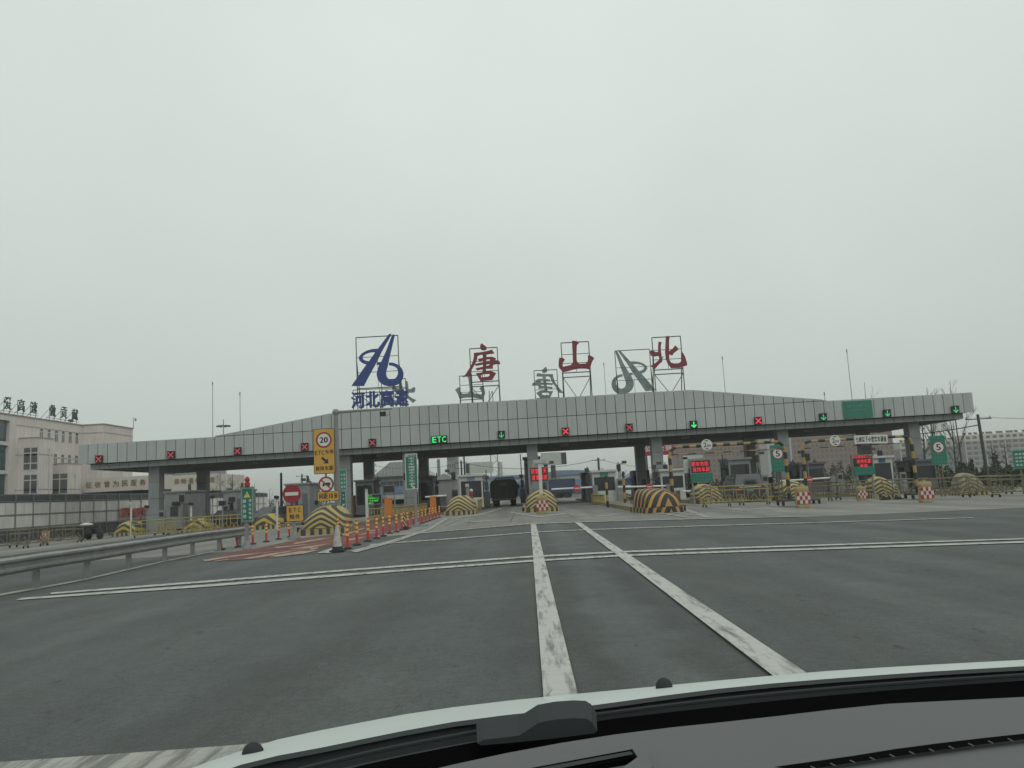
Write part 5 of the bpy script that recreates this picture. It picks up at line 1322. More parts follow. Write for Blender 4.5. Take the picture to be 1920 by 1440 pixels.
car(517, 60, 4.5, 1.8, 1.4, 'car_grey', 'dark car behind the bold striped hump right of the green sign', rot=150)
car(1312, 78, 4.6, 1.8, 1.5, 'car_white', 'white car beyond the red danger message board', rot=10)
car(1740, 72, 4.5, 1.8, 1.7, 'car_black', 'black car in the far lane right of the last column', rot=10, sedan=False)
for px, Y in ((1741, 69.4),):
    pass
# military truck
p = XY(944.5, 76); t = thing('military_truck', p, 'dark green canvas-backed army truck driving away through the toll lane', 'truck')
W = 2.45
m = MB(); prof = [(-W / 2, 1.05), (-W / 2, 2.0), (-W / 2 + .1, 2.3), (-W / 2 + .5, 2.46), (W / 2 - .5, 2.46), (W / 2 - .1, 2.3), (W / 2, 2.0), (W / 2, 1.05)]
m.poly([prof], .1, 4.4); m.build('canvas_cover', 'army_green', t, local=True)
m = MB()
for y in (.05, 1.2, 2.4, 3.6): m.path([(a * 1.01, y, b_ * 1.005) for a, b_ in prof], .03)
m.build('canvas_bow', 'army_green', t, local=True)
MB().box(-W / 2, W / 2, 0, 4.5, .8, 1.05).build('bed', 'army_green', t, local=True)
MB().box(-W / 2 + .1, W / 2 - .1, -.06, 0, .85, 1.45).build('tailgate', 'army_green', t, local=True)
m = MB()
for x in (-.8, -.3, .3, .8): m.box(x - .03, x + .03, -.1, -.061, .85, 1.45)
m.box(-.35, .35, -.02, .06, 1.9, 2.2); m.build('tailgate_rib', 'steel_dark', t, local=True)
MB().box(-1.1, 1.1, 4.6, 6.4, .7, 2.3).build('cab', 'army_green', t, local=True)
m = MB(); m.path([(-.95, 4.9, 2.45), (-.85, 4.9, 2.72), (.85, 4.9, 2.72), (.95, 4.9, 2.45)], .05).path([(-.95, 3.9, 2.45), (-.85, 3.9, 2.68), (.85, 3.9, 2.68), (.95, 3.9, 2.45)], .04).tube((-.85, 3.9, 2.68), (-.85, 4.9, 2.72), .03).tube((.85, 3.9, 2.68), (.85, 4.9, 2.72), .03); m.build('roof_rack', 'army_green', t, local=True)
MB().box(-1.15, 1.15, -.12, .0, .55, .72).build('bumper', 'steel_dark', t, local=True)
for x in (-.82, .82):
    for y in (.9, 2.1, 5.3):
        MB().lathe((x, y, .5), [(.3, -.22), (.5, -.22), (.5, .22), (.3, .22)], 16, axis='x').build('wheel', 'tyre', t, local=True)
    MB().box(x - .25, x + .25, .1, .14, .3, .8).build('mud_flap', 'rubber', t, local=True)
    MB().box(x - .12 + .1 * (1 if x > 0 else -1), x + .12 + .1 * (1 if x > 0 else -1), -.14, -.12, .58, .69).build('tail_light', 'lamp_red', t, local=True)
    MB().box(x * 1.62 - .1, x * 1.62 + .1, 5.9, 6.0, 1.6, 2.05).tube((x, 5.95, 1.9), (x * 1.6, 5.95, 1.9), .02).build('mirror', 'steel_dark', t, local=True)
# far trucks
def lorry(px, Y, W, H, L, box, label, rot=0, rows=None):
    p = XY(px, Y); t = thing('lorry', p, label, 'truck')
    MB().box(-W / 2, W / 2, 0, L, .9, H).build('cargo_box', box, t, local=True); MB().box(-W / 2 + .1, W / 2 - .1, 0, L, .6, .9).build('chassis', 'steel_dark', t, local=True)
    MB().box(-W / 2 + .1, W / 2 - .1, L + .2, L + 2, .7, H * .8).build('cab', box, t, local=True)
    m = MB()
    for i in range(5):
        m.tube((-W / 2 + W * i / 4, -.03, .95), (-W / 2 + W * i / 4, -.03, H), .05)
    for z in (1.0, H * .5 + .5, H - .05): m.tube((-W / 2, -.03, z), (W / 2, -.03, z), .05)
    m.build('rear_frame', 'steel_grey' if box == 'tarp_white' else box, t, local=True)
    for x in (-W / 2 + .2, W / 2 - .2):
        for y in (1.0, 2.2, L + .8): MB().lathe((x, y, .5), [(.3, -.15), (.5, -.15), (.5, .15), (.3, .15)], 12, axis='x').build('wheel', 'tyre', t, local=True)
    t.rotation_euler = (0, 0, math.radians(rot))
lorry(1037, 128, 2.3, 3.1, 5, 'tarp_white', 'lorry stacked with white caged crates behind the central message board')
lorry(1054, 150, 2.4, 3.2, 6, 'truck_red', 'dark red lorry between the white crates and the blue lorry')
lorry(1076, 125, 2.5, 2.9, 7, 'truck_blue', 'blue-sided lorry crossing behind the boom arm', rot=78)
# cargo tricycle with white sack
p = XY(168, 56.5); t = thing('cargo_tricycle', p, 'dark cargo tricycle with a white sack by the left hoarding', 'tricycle')
MB().box(-.75, .35, -.38, .38, .38, .95).build('cargo_bed', 'car_black', t, local=True)
MB().tube((.35, 0, .6), (.8, 0, .55), .04).tube((.8, 0, .3), (.72, 0, 1.05), .03).tube((.72, -.3, 1.05), (.72, .3, 1.05), .02).box(.35, .6, -.12, .12, .72, .8).build('frame', 'steel_dark', t, local=True)
for x, y in ((-.3, -.42), (-.3, .42), (.75, 0)): MB().lathe((x, y, .25), [(.2, -.025), (.25, -.025), (.25, .025), (.2, .025)], 14, axis='y').build('wheel', 'tyre', t, local=True)
m = MB(); m.lathe((-.2, 0, .95), [(.3, 0), (.42, .06), (.4, .14), (.25, .2), (.06, .23)], 9); o = m.build('sack', 'tarp_white', None, org=(0, 0, 0), smooth=False)
o.location = p; tag(o, 'white sack lying on the dark cargo tricycle', 'sack')

# ================================================================ LEFT: HOARDING, OFFICE BUILDING
FX = -43.5
t = thing('hoarding_fence', (FX, 60, gz(FX)), 'long white panelled hoarding with dark top and bottom bands on the left', 'fence')
y = 48.6; firstp = {}
g0 = gz(FX) + .1
def shared_box(key, name, mt, parent, loc, dims):
    if key not in firstp:
        o = MB().box(*dims).build(name, mt, parent, local=True); o.location = loc; firstp[key] = o
    else: share(firstp[key], name, parent, loc)
k = 0
while y < 135:
    L = (0, y - 60, 0)
    shared_box('post', 'post', 'steel_grey', t, L, (-.0, .06, -.035, .035, 0, 4.0))
    shared_box('top', 'top_band', 'hoarding_dark', t, L, (-.1, -.06, .06, 2.44, 3.32, 3.92))
    shared_box('bot', 'bottom_band', 'hoarding_dark', t, L, (-.1, -.06, .06, 2.44, .0, 1.02))
    for q in (0, 1):
        for r in (0, 1):
            shared_box('pan', 'panel', 'hoarding_white', t, (L[0], L[1] + .06 + q * 1.215, 1.06 + r * 1.13), (-.1, -.05, 0, 1.18, 0, 1.09))
    y += 2.5; k += 1
MB().box(FX - .06, FX - .01, 48.6, 135, g0 + 2.13, g0 + 2.2).box(FX - .04, FX + .02, 48.6, 135, g0 + 1.02, g0 + 1.08).box(FX - .04, FX + .02, 48.6, 135, g0 + 3.25, g0 + 3.32).box(FX - .17, FX - .1, 48.6, 135, g0 - .1, g0 + 3.9).build('rail', 'steel_grey', t)
# red banner on it
p0 = 86.0; t = thing('red_banner', (FX + .3, p0, g0 + 1.4), 'red cloth banner with white characters hung on the hoarding, fading at its left end', 'banner')
rows = []
for j_ in range(5):
    rows.append([(FX + .32 + .08 * math.sin(i * 1.3 + j_), p0 + i * .6, g0 + 1.35 + j_ * .24 + .06 * math.sin(i * .9) * (1 if j_ in (0, 4) else 1)) for i in range(13)])
m = MB(); m.grid(rows); m.build('cloth', 'banner_red', t)
m = MB(); 
for i, ch in enumerate('安全行车畅通'):
    mm = MB(); mm.text(ch, 0, 0, .75, .62, 0); m.add([(FX + .43 + 0, p0 + .9 + i * 1.05 + v.x, g0 + 1.83 + v.z) for v in mm.v], mm.f)
m.build('lettering', 'sign_white', t)

BX = -55.0; HT = 12.95 - .6
ob = thing('office_building', (BX, 95, -.7), 'beige three-storey office building with roof characters at the left edge', 'building')
m = MB()
m.box(BX - 14, BX, 86.4, 99.5, -.8, HT).box(BX - 14, BX + 2.75, 99.5, 107, -.8, HT)
m.box(BX - 14, BX, 60, 85.4, HT - .65, HT).box(BX - 14, BX - 1.2, 60, 86.4, -.8, HT - .65).box(BX - 1.2, BX, 85.4, 86.4, -.8, HT)
b1t, b2t = 9.9, 7.25
m.box(BX, BX + 2.05, 87, 90.0, -.8, b1t).box(BX, BX + 2.35, 92.4, 95.2, -.8, b2t)
m.build('wall', 'facade_beige', ob)
m = MB(); m.box(BX - 14, BX + .12, 59.9, 99.38, HT, HT + .1).box(BX - 14, BX + 2.87, 99.38, 107.1, HT, HT + .1).box(BX, BX + 2.13, 86.92, 90.1, b1t, b1t + .08).box(BX, BX + 2.43, 92.32, 95.3, b2t, b2t + .08); m.build('coping', 'stain_band', ob)
m = MB()
for z in (HT - 1.1, 8.0, 4.2): m.box(BX + .003, BX + .012, 86.5, 99.4, z, z + .16)
m.box(BX + 2.753, BX + 2.762, 99.6, 106.9, HT - 1.1, HT - .95).box(BX + .1, BX + 2.7, 99.48, 99.495, HT - 1.1, HT - .95)
for z in (8.0, 4.2): m.box(BX + 2.053, BX + 2.06, 87.1, 89.9, z, z + .16).box(BX + .1, BX + 2.0, 86.985, 86.997, z, z + .16)
m.box(BX + .1, BX + 2.3, 92.385, 92.397, 4.2, 4.36).box(BX + 2.353, BX + 2.36, 92.5, 95.1, 4.2, 4.36)
m.build('stain_band', 'stain_band', ob)
# glazed stair tower: panes between white bands
for (z0, z1) in ((9.45, HT - .7), (6.4, 9.05), (.6, 6.0)):
    for i in range(6):
        y0 = 85.35 - (i + 1) * 2.3
        MB().box(BX - .35, BX - .3, y0 + .05, y0 + 2.2, z0, z1).build('pane', 'green_glass', ob)
m = MB()
for z in (9.05, 6.0): m.box(BX - .5, BX - .1, 60, 85.4, z, z + .4)
m.build('white_band', 'frame_white', ob)
def window_y(x, y0, y1, z0, z1, bars, parent, out=.03):   # window in a wall facing +X
    f = MB(); f.box(x - .02, x + out, y0, y0 + .07, z0, z1).box(x - .02, x + out, y1 - .07, y1, z0, z1).box(x - .02, x + out, y0 + .07, y1 - .07, z0, z0 + .07).box(x - .02, x + out, y0 + .07, y1 - .07, z1 - .07, z1)
    zm = z1 - (z1 - z0) * .32; f.box(x - .02, x + out, y0 + .07, y1 - .07, zm - .04, zm + .04)
    for i in range(1, bars): yy = y0 + (y1 - y0) * i / bars; f.box(x - .02, x + out - .005, yy - .03, yy + .03, z0 + .07, zm - .04)
    w = f.build('window', 'frame_white', parent); MB().box(x + .002, x + .012, y0 + .07, y1 - .07, z0 + .07, z1 - .07).build('pane', 'window_glass', w)
def window_x(y, x0, x1, z0, z1, cols, rws, parent):       # window in a wall facing the camera
    f = MB(); a = y - .03; b_ = y + .02
    f.box(x0 - .04, x0 + .08, a, b_, z0, z1).box(x1 - .08, x1 + .04, a, b_, z0, z1).box(x0 + .08, x1 - .08, a, b_, z0, z0 + .08).box(x0 + .08, x1 - .08, a, b_, z1 - .08, z1)
    for i in range(1, cols): xx = x0 + (x1 - x0) * i / cols; f.box(xx - .06, xx + .06, a + .004, b_, z0 + .08, z1 - .08)
    for r in rws: zz = z0 + (z1 - z0) * r; f.box(x0 + .08, x1 - .08, a + .008, b_, zz - .06, zz + .06)
    w = f.build('window', 'frame_white', parent); MB().box(x0 + .08, x1 - .08, y - .012, y - .002, z0 + .08, z1 - .08).build('pane', 'window_glass', w)
def Yon(px, X): return at(px, 900, 100).x and (lambda d: X * d.y / d.x)(RC @ camdir(px, 850))
for px0, px1, zz0, zz1 in [(73, 80, 9.95, 11.4)] + [(a_, b_, 9.95, 11.4) for a_, b_ in ((87.5, 94), (101, 108), (114.6, 120.5), (127.5, 134), (140, 146))] + [(a_, b_, 7.1, 8.6) for a_, b_ in ((100.5, 107), (114, 120), (127, 133), (139.8, 146))]:
    window_y(BX + .01, Yon(px0, BX), Yon(px1, BX), zz0, zz1, 2, ob)
def bay(x0px, x1px, y, ytop, ybot, cols, rws):
    a, b_ = at(x0px, ytop, y), at(x1px, ybot, y); window_x(y - .003, a.x, b_.x, b_.z, a.z, cols, rws, ob)
bay(44, 71, 87, 839, 881, 2, (.3, .74)); bay(44, 70, 87, 890, 926, 2, (.7,)); bay(97, 127, 92.4, 888, 926, 2, (.72,))
for px, y, zt3, xx in ((83, 89.2, 8.6, BX + 2.15), (138, 94.0, 5.9, BX + 2.45)):
    m = MB(); m.tube((xx, y, -.7), (xx, y, zt3), .05, n=8).tube((xx, y, zt3), (xx, y, zt3 + .2), .1, .1, n=8); m.build('downpipe', 'pipe_white', ob)
# roof characters
prev = None
for k, (px, ch) in enumerate([(-12, '热'), (13, '爱'), (38.5, '高'), (62.5, '速'), (98, '做'), (119.5, '贡'), (140.5, '献')]):
    if ch == '热': continue
    y = Yon(px, BX - .4); z0 = HT + .62
    t = thing('roof_character', (BX - .4, y, HT + .1), 'dark green character ' + ['', 'nearest the left edge of the view', 'second from the left', 'third from the left, before the gap', 'just after the gap', 'second from the right', 'furthest right'][k] + ' on the office roof', 'sign letter', 'green characters on the office roof')
    mm = MB(); mm.text(ch, 0, 0, 1.2, 1.38, 0, .1); m = MB(); m.add([(BX - .4 - v.y, y + v.x, z0 + .7 + v.z) for v in mm.v], mm.f); m.build('character', 'roof_letter', t)
    m = MB()
    for q in (-.5, .5): m.tube((BX - .55, y + q, HT + .1), (BX - .55, y + q, z0 + 1.2), .03).tube((BX - 1.9, y + q, HT + .1), (BX - .55, y + q, z0 + .9), .025)
    m.tube((BX - .55, y - 1.1, HT + .45), (BX - .55, y + 1.1, HT + .45), .025).tube((BX - 1.2, y - 1.1, HT + .3), (BX - 1.2, y + 1.1, HT + .3), .02)
    m.build('frame', 'steel_dark', t)
p = at(250, 795, 106.5); m = MB(); m.tube((p.x, 106.5, HT + .1), (p.x, 106.5, HT + 1.3), .04).tube((p.x, 106.5, HT + 1.3), (p.x + .25, 106.5, HT + 1.35), .03).lathe((p.x + .3, 106.5, HT + .95), [(.05, 0), (.12, .08), (.12, .3), (.05, .36)], 8)
tag(m.build('roof_camera', 'pole_grey', org=(p.x, 106.5, HT + .1)), 'small camera on a bent pole at the far corner of the office roof', 'camera')
p = Vector((BX - .5, Yon(131, BX - .5), HT + .1)); m = MB(); m.box(p.x - .1, p.x + .2, p.y - .35, p.y + .35, p.z + .25, p.z + .5).tube(p, p + V(0, 0, .3), .05)
tag(m.build('roof_floodlight', 'steel_dark', org=p), 'small dark floodlight on the office roof edge by the last characters', 'floodlight')

# low service building with gold characters
Yb = 138.0
def bxw(px0, px1, py0, py1, Y):
    a, b_ = at(px0, py0, Y), at(px1, py1, Y); return a.x, b_.x, b_.z, a.z
sb = thing('service_building', (at(280, 900, Yb).x, Yb, -.7), 'low pale service building with gold characters along its parapet, seen between the left columns', 'building')
Yb = 126.0; xL = at(296, 893, Yb).x; x1 = at(404, 893, Yb).x; zp = at(350, 891, Yb).z
MB().box(xL - 2, x1, Yb, Yb + 12, -.8, zp - 2.6).build('wall', 'hoarding_dark', sb)
MB().box(xL - 2, x1 + .3, Yb - .6, Yb + 12.2, zp - 2.6, zp).build('parapet', 'facade_pale', sb)
for i in range(6):
    xx = xL - 1.5 + i * (x1 - xL + 1) / 6; window_x(Yb - .01, xx, xx + 1.1, zp - 5, zp - 2.9, 2, (.6,), sb)
m = MB()
for i, ch in enumerate('确保畅通争一流'): q = at(318 + i * 13.2, 903.5 - i * .7, Yb - .7); m.text(ch, q.x, q.z, .85, .85 if ch != '一' else .15, Yb - .68, .05)
m.build('lettering', 'bronze_letter', sb)
MB().box(xL - 1, x1 - 2.5, Yb + 3, Yb + 11, zp, zp + .9).build('roof_storey', 'booth_grey', sb)
Yb = 96.2; gh = thing('gatehouse', (at(220, 900, Yb).x, Yb, -.7), 'low pale gatehouse with bronze characters on its parapet, right of the office building', 'building')
xL = at(159, 900, Yb).x; x1 = at(300, 900, Yb).x; zp = at(220, 894.5, Yb).z
MB().box(xL, x1, Yb + .6, Yb + 3.1, -.8, zp - 1.7).build('wall', 'hoarding_dark', gh); MB().box(xL, x1 + .1, Yb, Yb + 3.2, zp - 1.7, zp).build('parapet', 'facade_pale', gh)
MB().box(xL, at(268, 900, Yb).x, Yb - .5, Yb - .01, zp - 1.75, zp - 1.66).build('canopy_slab', 'hoarding_dark', gh)
m = MB()
for i, ch in enumerate('征收管为民服务'): q = at(167 + i * 16.8, 909.5 - i * .9, Yb); m.text(ch, q.x, q.z, .72, .72, Yb - .06, .05)
m.build('lettering', 'bronze_letter', gh)
sb = gh
q = at(226, 891, Yb); MB().box(q.x - .5, q.x + .5, Yb + 1.5, Yb + 1.95, zp + .02, zp + .75).build('air_conditioner', 'frame_white', sb)

# ================================================================ FAR BUILDINGS
GF = -.75
def apartment(px0, px1, Y, ztop, wall, label, ncol, fh, rot=0, top=None, depth=12, heaters=0, ww=.5, wh=.5, base=None):
    a, b_ = at(px0, 860, Y), at(px1, 860, Y); w = b_.x - a.x; cx = (a.x + b_.x) / 2
    t = thing('apartment_block', (cx, Y, GF), label, 'apartment building', 'apartment blocks beyond the toll plaza')
    MB().box(-w / 2, w / 2, 0, depth, 0, ztop - GF).build('wall', wall, t, local=True)
    if top: MB().box(-w / 2 - .15, w / 2 + .15, -.2, depth, ztop - GF - fh * 1.15, ztop - GF + .3).build('top_storey', top, t, local=True)
    m = MB()
    nf = int((ztop - GF) / fh)
    for f in range(1, nf): m.box(-w / 2, w / 2, -.06, -.01, f * fh - .1, f * fh + .05)
    for i in range(0, ncol, 3): m.box(-w / 2 + w * i / ncol - .15, -w / 2 + w * i / ncol + .15, -.12, -.005, 0, ztop - GF - fh * 1.3)
    m.build('floor_band', wall if not top else 'apt_white', t, local=True)
    proto_w = None; cw = w / ncol
    for f in range(nf):
        z = (ztop - GF) - (f + 1) * fh + fh * .28
        if z < 1.2: continue
        for i in range(ncol):
            x = -w / 2 + cw * (i + .5)
            off = -.27 if (top and f == 0) else -.1
            if proto_w is None:
                m = MB(); m.box(-cw * ww / 2, cw * ww / 2, -.01, .06, 0, fh * wh); proto_w = m.build('window', 'apt_window', t, local=True); proto_w.location = (x, off, z)
            else: share(proto_w, 'window', t, (x, off, z))
    if heaters:
        hp = None
        for i in range(heaters):
            x = -w / 2 + w * (i + .5 + random.uniform(-.3, .3)) / heaters
            m = MB()
            if hp is None: m.box(-.8, .8, .5, .6, .1, .8).tube((-.8, 1, .9), (.8, 1, .9), .2); hp = m.build('solar_heater', 'steel_dark', t, local=True); hp.location = (x, 0, ztop - GF + .3)
            else: share(hp, 'solar_heater', t, (x, 0, ztop - GF + .3))
    t.rotation_euler = (0, 0, math.radians(rot)); return t
random.seed(5)
apartment(1268, 1432, 400, 25.5, 'apt_pink', 'wide pinkish brick block behind the first height gate', 22, 2.6, wh=.55)
apartment(1487, 1678, 380, 24.5, 'apt_pink', 'pinkish brick block behind the white banner and second height gate', 22, 2.7, wh=.55)
apartment(1441, 1486, 330, 21, 'wall_pale', 'narrow pale grey block between the two pink ones', 3, 3.2, ww=.25)
apartment(1690, 1812, 400, 14.8, 'apt_grey', 'white-topped apartment row just right of the canopy, behind the green 5 sign', 10, 2.5, top='apt_white', heaters=16)
apartment(1813, 1990, 392, 16.4, 'apt_grey', 'white-topped apartment row with solar heaters at the right edge', 14, 2.5, top='apt_white', heaters=18, ww=.6)
apartment(838, 854, 250, 13.5, 'apt_grey', 'narrow grey tower block seen left of the truck lane under the canopy', 4, 2.2, ww=.35)
# gable warehouse
Yw = 150; a, ap, b_ = at(697, 895, Yw), at(746, 866, Yw), at(800, 889, Yw)
t = thing('gable_warehouse', (ap.x, Yw, GF), 'pale grey warehouse with a hipped metal roof behind the tall green sign', 'warehouse')
MB().poly([[(a.x, a.z), (b_.x, a.z), (ap.x + 1.5, ap.z), (ap.x - 1.5, ap.z)]], Yw, Yw + 22).build('roof', 'roof_grey', t)
m = MB()
for i in range(9):
    xx = a.x + .6 + (ap.x - a.x) * i / 8; zz = a.z + (ap.z - a.z) * (xx - a.x) / (ap.x - a.x) if xx < ap.x else ap.z
    m.box(xx - .06, xx + .06, Yw - .06, Yw - .01, a.z + .05, min(zz, ap.z) - .1)
m.build('roof_seam', 'wall_pale', t)
MB().box(a.x + .5, b_.x - .5, Yw + .6, Yw + 22, GF, a.z).build('wall', 'wall_pale', t)
MB().box(a.x - .2, b_.x + .2, Yw - .3, Yw + .4, a.z - .3, a.z - .01).build('eave', 'steel_dark', t)
m = MB()
for i in range(6):
    xx = a.x + 1.5 + i * (b_.x - a.x - 3) / 6; m.box(xx, xx + 1.1, Yw + .55, Yw + .59, a.z - 1.9, a.z - .9)
m.build('window', 'apt_window', t)
MB().box(a.x + 1.2, a.x + 2.2 + 4, Yw + .4, Yw + .53, a.z - 3.2, a.z - 1.9).build('shop_board', 'roof_blue', t)
# blue factory in the distance
Yf = 210
t = thing('blue_roofed_factory', (at(1020, 905, Yf).x, Yf, GF), 'long white factory with a blue roof stripe behind the truck lane', 'factory')
a, b_ = at(905, 891, Yf), at(1142, 891, Yf); zr_ = at(990, 889.5, Yf).z
MB().box(a.x, b_.x, Yf, Yf + 30, GF, zr_ - .7).build('wall', 'wall_pale', t)
m = MB(); m.poly([[(a.x - .5, zr_ - .7), (b_.x + .5, zr_ - .7), (b_.x - 1, zr_ - .2), (at(1075, 888, Yf).x, zr_ + .5), (at(1040, 888, Yf).x, zr_ + .6), (at(1020, 888, Yf).x, zr_), (a.x - .5, zr_)]], Yf - .5, Yf + 31); m.build('roof', 'roof_blue', t)
MB().box(a.x, b_.x, Yf - .2, Yf - .01, GF + 1.6, zr_ - 1.8).build('middle_band', 'roof_blue', t)
MB().box(a.x, b_.x, Yf - .25, Yf - .012, GF, GF + 1.6).build('lower_wall', 'wall_blue', t)
m = MB()
for i in range(16): xx = a.x + 1 + i * (b_.x - a.x) / 16; m.box(xx, xx + 1.4, Yf - .3, Yf - .26, GF + .6, GF + 1.3)
o = m.build('window_row', 'apt_window', t); o['kind'] = 'stuff'
def hut(px0, px1, ytop, Y, wall, roof, label):
    a, b_ = at(px0, ytop, Y), at(px1, ytop, Y); t = thing('roadside_hut', ((a.x + b_.x) / 2, Y, GF), label, 'hut')
    MB().box(a.x, b_.x, Y, Y + 6, GF, a.z - .8).build('wall', wall, t); MB().poly([[(a.x - .3, a.z - .8), (b_.x + .3, a.z - .8), ((a.x + b_.x) / 2, a.z + .1)]], Y - .4, Y + 6.4).build('roof', roof, t)
    MB().box(a.x + .5, a.x + 1.6, Y - .05, Y - .01, GF, GF + 2.1).build('door', 'apt_window', t); return t
hut(1176, 1202, 887, 120, 'wall_blue', 'roof_blue', 'blue hut behind the boom arm right of the right white booth')
hut(1478, 1500, 871, 110, 'wall_blue', 'roof_blue', 'small blue-roofed hut between the two height gates')
hut(1216, 1232, 888, 125, 'wall_pale', 'roof_grey', 'pale hut beside the paired columns right of centre')
hut(815, 850, 890, 120, 'booth_grey', 'roof_grey', 'grey shed left of the left white booth')
# billboards, mast, chimney
def billboard(x0, y0, x1, y1, Y, postpx, label, edge=1):
    a, b_ = at(x0, y0, Y), at(x1, y1, Y); w = b_.x - a.x; pp = at(postpx, y1, Y)
    t = thing('billboard', (pp.x, Y, GF), label, 'billboard', 'blank billboards beyond the canopy')
    MB().box(a.x, b_.x, Y, Y + .5, b_.z, a.z).build('board', 'board_white', t)
    s = b_.x if edge > 0 else a.x; MB().box(s - (.0 if edge > 0 else .9), s + (.9 if edge > 0 else 0), Y, Y + 1.2, b_.z + .1, a.z - .1).build('side', 'steel_dark', t)
    MB().tube((pp.x, Y + .6, GF), (pp.x, Y + .6, b_.z), .45, n=8).build('post', 'steel_dark', t)
billboard(880, 867.5, 925, 886, 180, 878.5, 'pale blank billboard left of the lattice mast', -1)
billboard(1013.5, 849.5, 1053, 871.5, 140, 1037, 'pale blank billboard on a single post right of the central column', 1)
Y = 190; p = at(926, 850, Y); t = thing('lattice_mast', (p.x, Y, GF), 'grey lattice mast rising behind the truck', 'mast')
q0 = Vector((p.x, Y, GF)); H = 26
for nm, hw0, hw1 in (('leg', 1.1, .35),):
    for sx in (-1, 1):
        for sy in (-1, 1): MB().tube(q0 + V(sx * hw0, sy * hw0, 0), q0 + V(sx * hw1, sy * hw1, H), .09, n=4).build('leg', 'pole_grey', t)
m = MB()
for i in range(16):
    z0 = i * H / 16; z1 = (i + 1) * H / 16; h0 = 1.1 - .75 * i / 16; h1 = 1.1 - .75 * (i + 1) / 16; s = 1 if i % 2 else -1
    m.tube(q0 + V(-s * h0, -h0, z0), q0 + V(s * h1, -h1, z1), .05, n=4).tube(q0 + V(-s * h0, h0, z0), q0 + V(s * h1, h1, z1), .05, n=4)
m.build('bracing', 'pole_grey', t)
p = at(937, 866, 260); m = MB(); m.tube((p.x, 260, GF), (p.x, 260, p.z), 1.0, .8, 10); tag(m.build('chimney', 'wall_pale', org=(p.x, 260, GF)), 'pale factory chimney right of the lattice mast', 'chimney')
p = at(822, 861, 130); m = MB(); m.tube((p.x, 130, GF), (p.x, 130, p.z), .3, .25, 8); tag(m.build('chimney', 'booth_grey', org=(p.x, 130, GF)), 'thin grey chimney left of the tower block', 'chimney')
p = at(840, 850, 74); m = MB(); m.tube((p.x, 93, gz(p.x)), (p.x, 93, 9), .11, .09, 8); tag(m.build('lamp_column', 'steel_dark', org=(p.x, 93, gz(p.x))), 'dark thick pole behind the left white booth', 'pole')
# red roof board between the paired columns
t = thing('red_name_board', (at(1238, 842, 110).x, 110, GF), 'dark red board with pale characters behind the columns under the canopy', 'sign')
x0, x1, z0, z1 = bxw(1205, 1263, 834, 852, 110); MB().box(x0, x1, 110, 110.3, z0, z1).build('board', 'check_red', t)
m = MB(); row(m, '公安交警'[0] + '安全到', (x0 + x1) / 2, (z0 + z1) / 2 + .15, (x1 - x0) * .9, (z1 - z0) * .5, 109.98); m.build('lettering', 'sign_white', t)
MB().box(x0 + .3, x0 + .5, 110, 110.2, GF, z0).build('support', 'steel_dark', t); MB().box(x1 - .5, x1 - .3, 110, 110.2, GF, z0).build('support', 'steel_dark', t)

# ================================================================ POLES AND WIRES
def utility(px, ytop, Y, label, arms=1, r=.13, pxbot=None, mt='steel_dark'):
    a = at(px, ytop, Y); bx = a.x if pxbot is None else at(pxbot[0], pxbot[1], Y).x; g = GF
    t = thing('utility_pole', (bx, Y, g), label, 'utility pole', 'utility poles')
    MB().tube((bx, Y, g), (a.x, Y, a.z), r * 1.3, r, 8).build('pole', mt, t)
    m = MB()
    for k in range(arms):
        z = a.z - .35 - k * .9; m.tube((a.x - 1.0, Y, z), (a.x + 1.0, Y, z), .05, n=4)
        for q in (-.9, 0, .9): m.tube((a.x + q, Y, z), (a.x + q, Y, z + .2), .04, n=5)
    m.build('cross_arm', mt, t); return Vector((a.x, Y, a.z))
u1 = utility(1833, 777, 62, 'dark leaning utility pole right of the canopy', 1, .1, (1851, 880))
u2 = utility(1121.5, 858.5, 120, 'utility pole with a cross-arm above the right white booth', 1, .16)
u3 = utility(864.5, 863.5, 130, 'utility pole left of the blank billboard', 2, .15)
u4 = utility(566, 889, 140, 'small utility pole behind the no-entry sign', 1, .14)
u5 = utility(693, 868, 120, 'utility pole beside the gable warehouse', 2, .14)
u6 = utility(527, 886.5, 90, 'plain dark pole left of the no-entry sign', 0, .12)
u7 = utility(1970, 778, 60, 'utility pole just outside the right edge', 1, .13)
def wire(a, b_, sag, label, r=.02, offs=(0,)):
    m = MB()
    for o in offs:
        pts = [a.lerp(b_, i / 14) + V(0, o, -sag * 4 * (i / 14) * (1 - i / 14)) for i in range(15)]; m.path(pts, r, n=4)
    tag(m.build('power_line', 'steel_dark', org=a), label, 'cable', 'overhead cables')
wire(u2 + V(0, 0, -.2), u3 + V(0, 0, -.3), 1.2, 'cable strung between the two poles seen under the canopy', .03, (0, .9))
wire(u3 + V(0, 0, -.3), u5 + V(0, 0, -.3), .8, 'cable running left from the pole beside the billboard', .03)
wire(u2 + V(0, 0, -.2), at(1330, 868, 125), 1.0, 'cable running right from the pole above the right white booth', .03)
wire(u1 + V(0, 0, -.8), at(1560, 812, 96), .6, 'thick bundled cable from the leaning pole passing under the canopy end', .045, (0, .25))
wire(u1 + V(0, 0, -.2), u7 + V(0, 0, -.25), .05, 'thin cable leaving the leaning pole towards the right edge', .02)
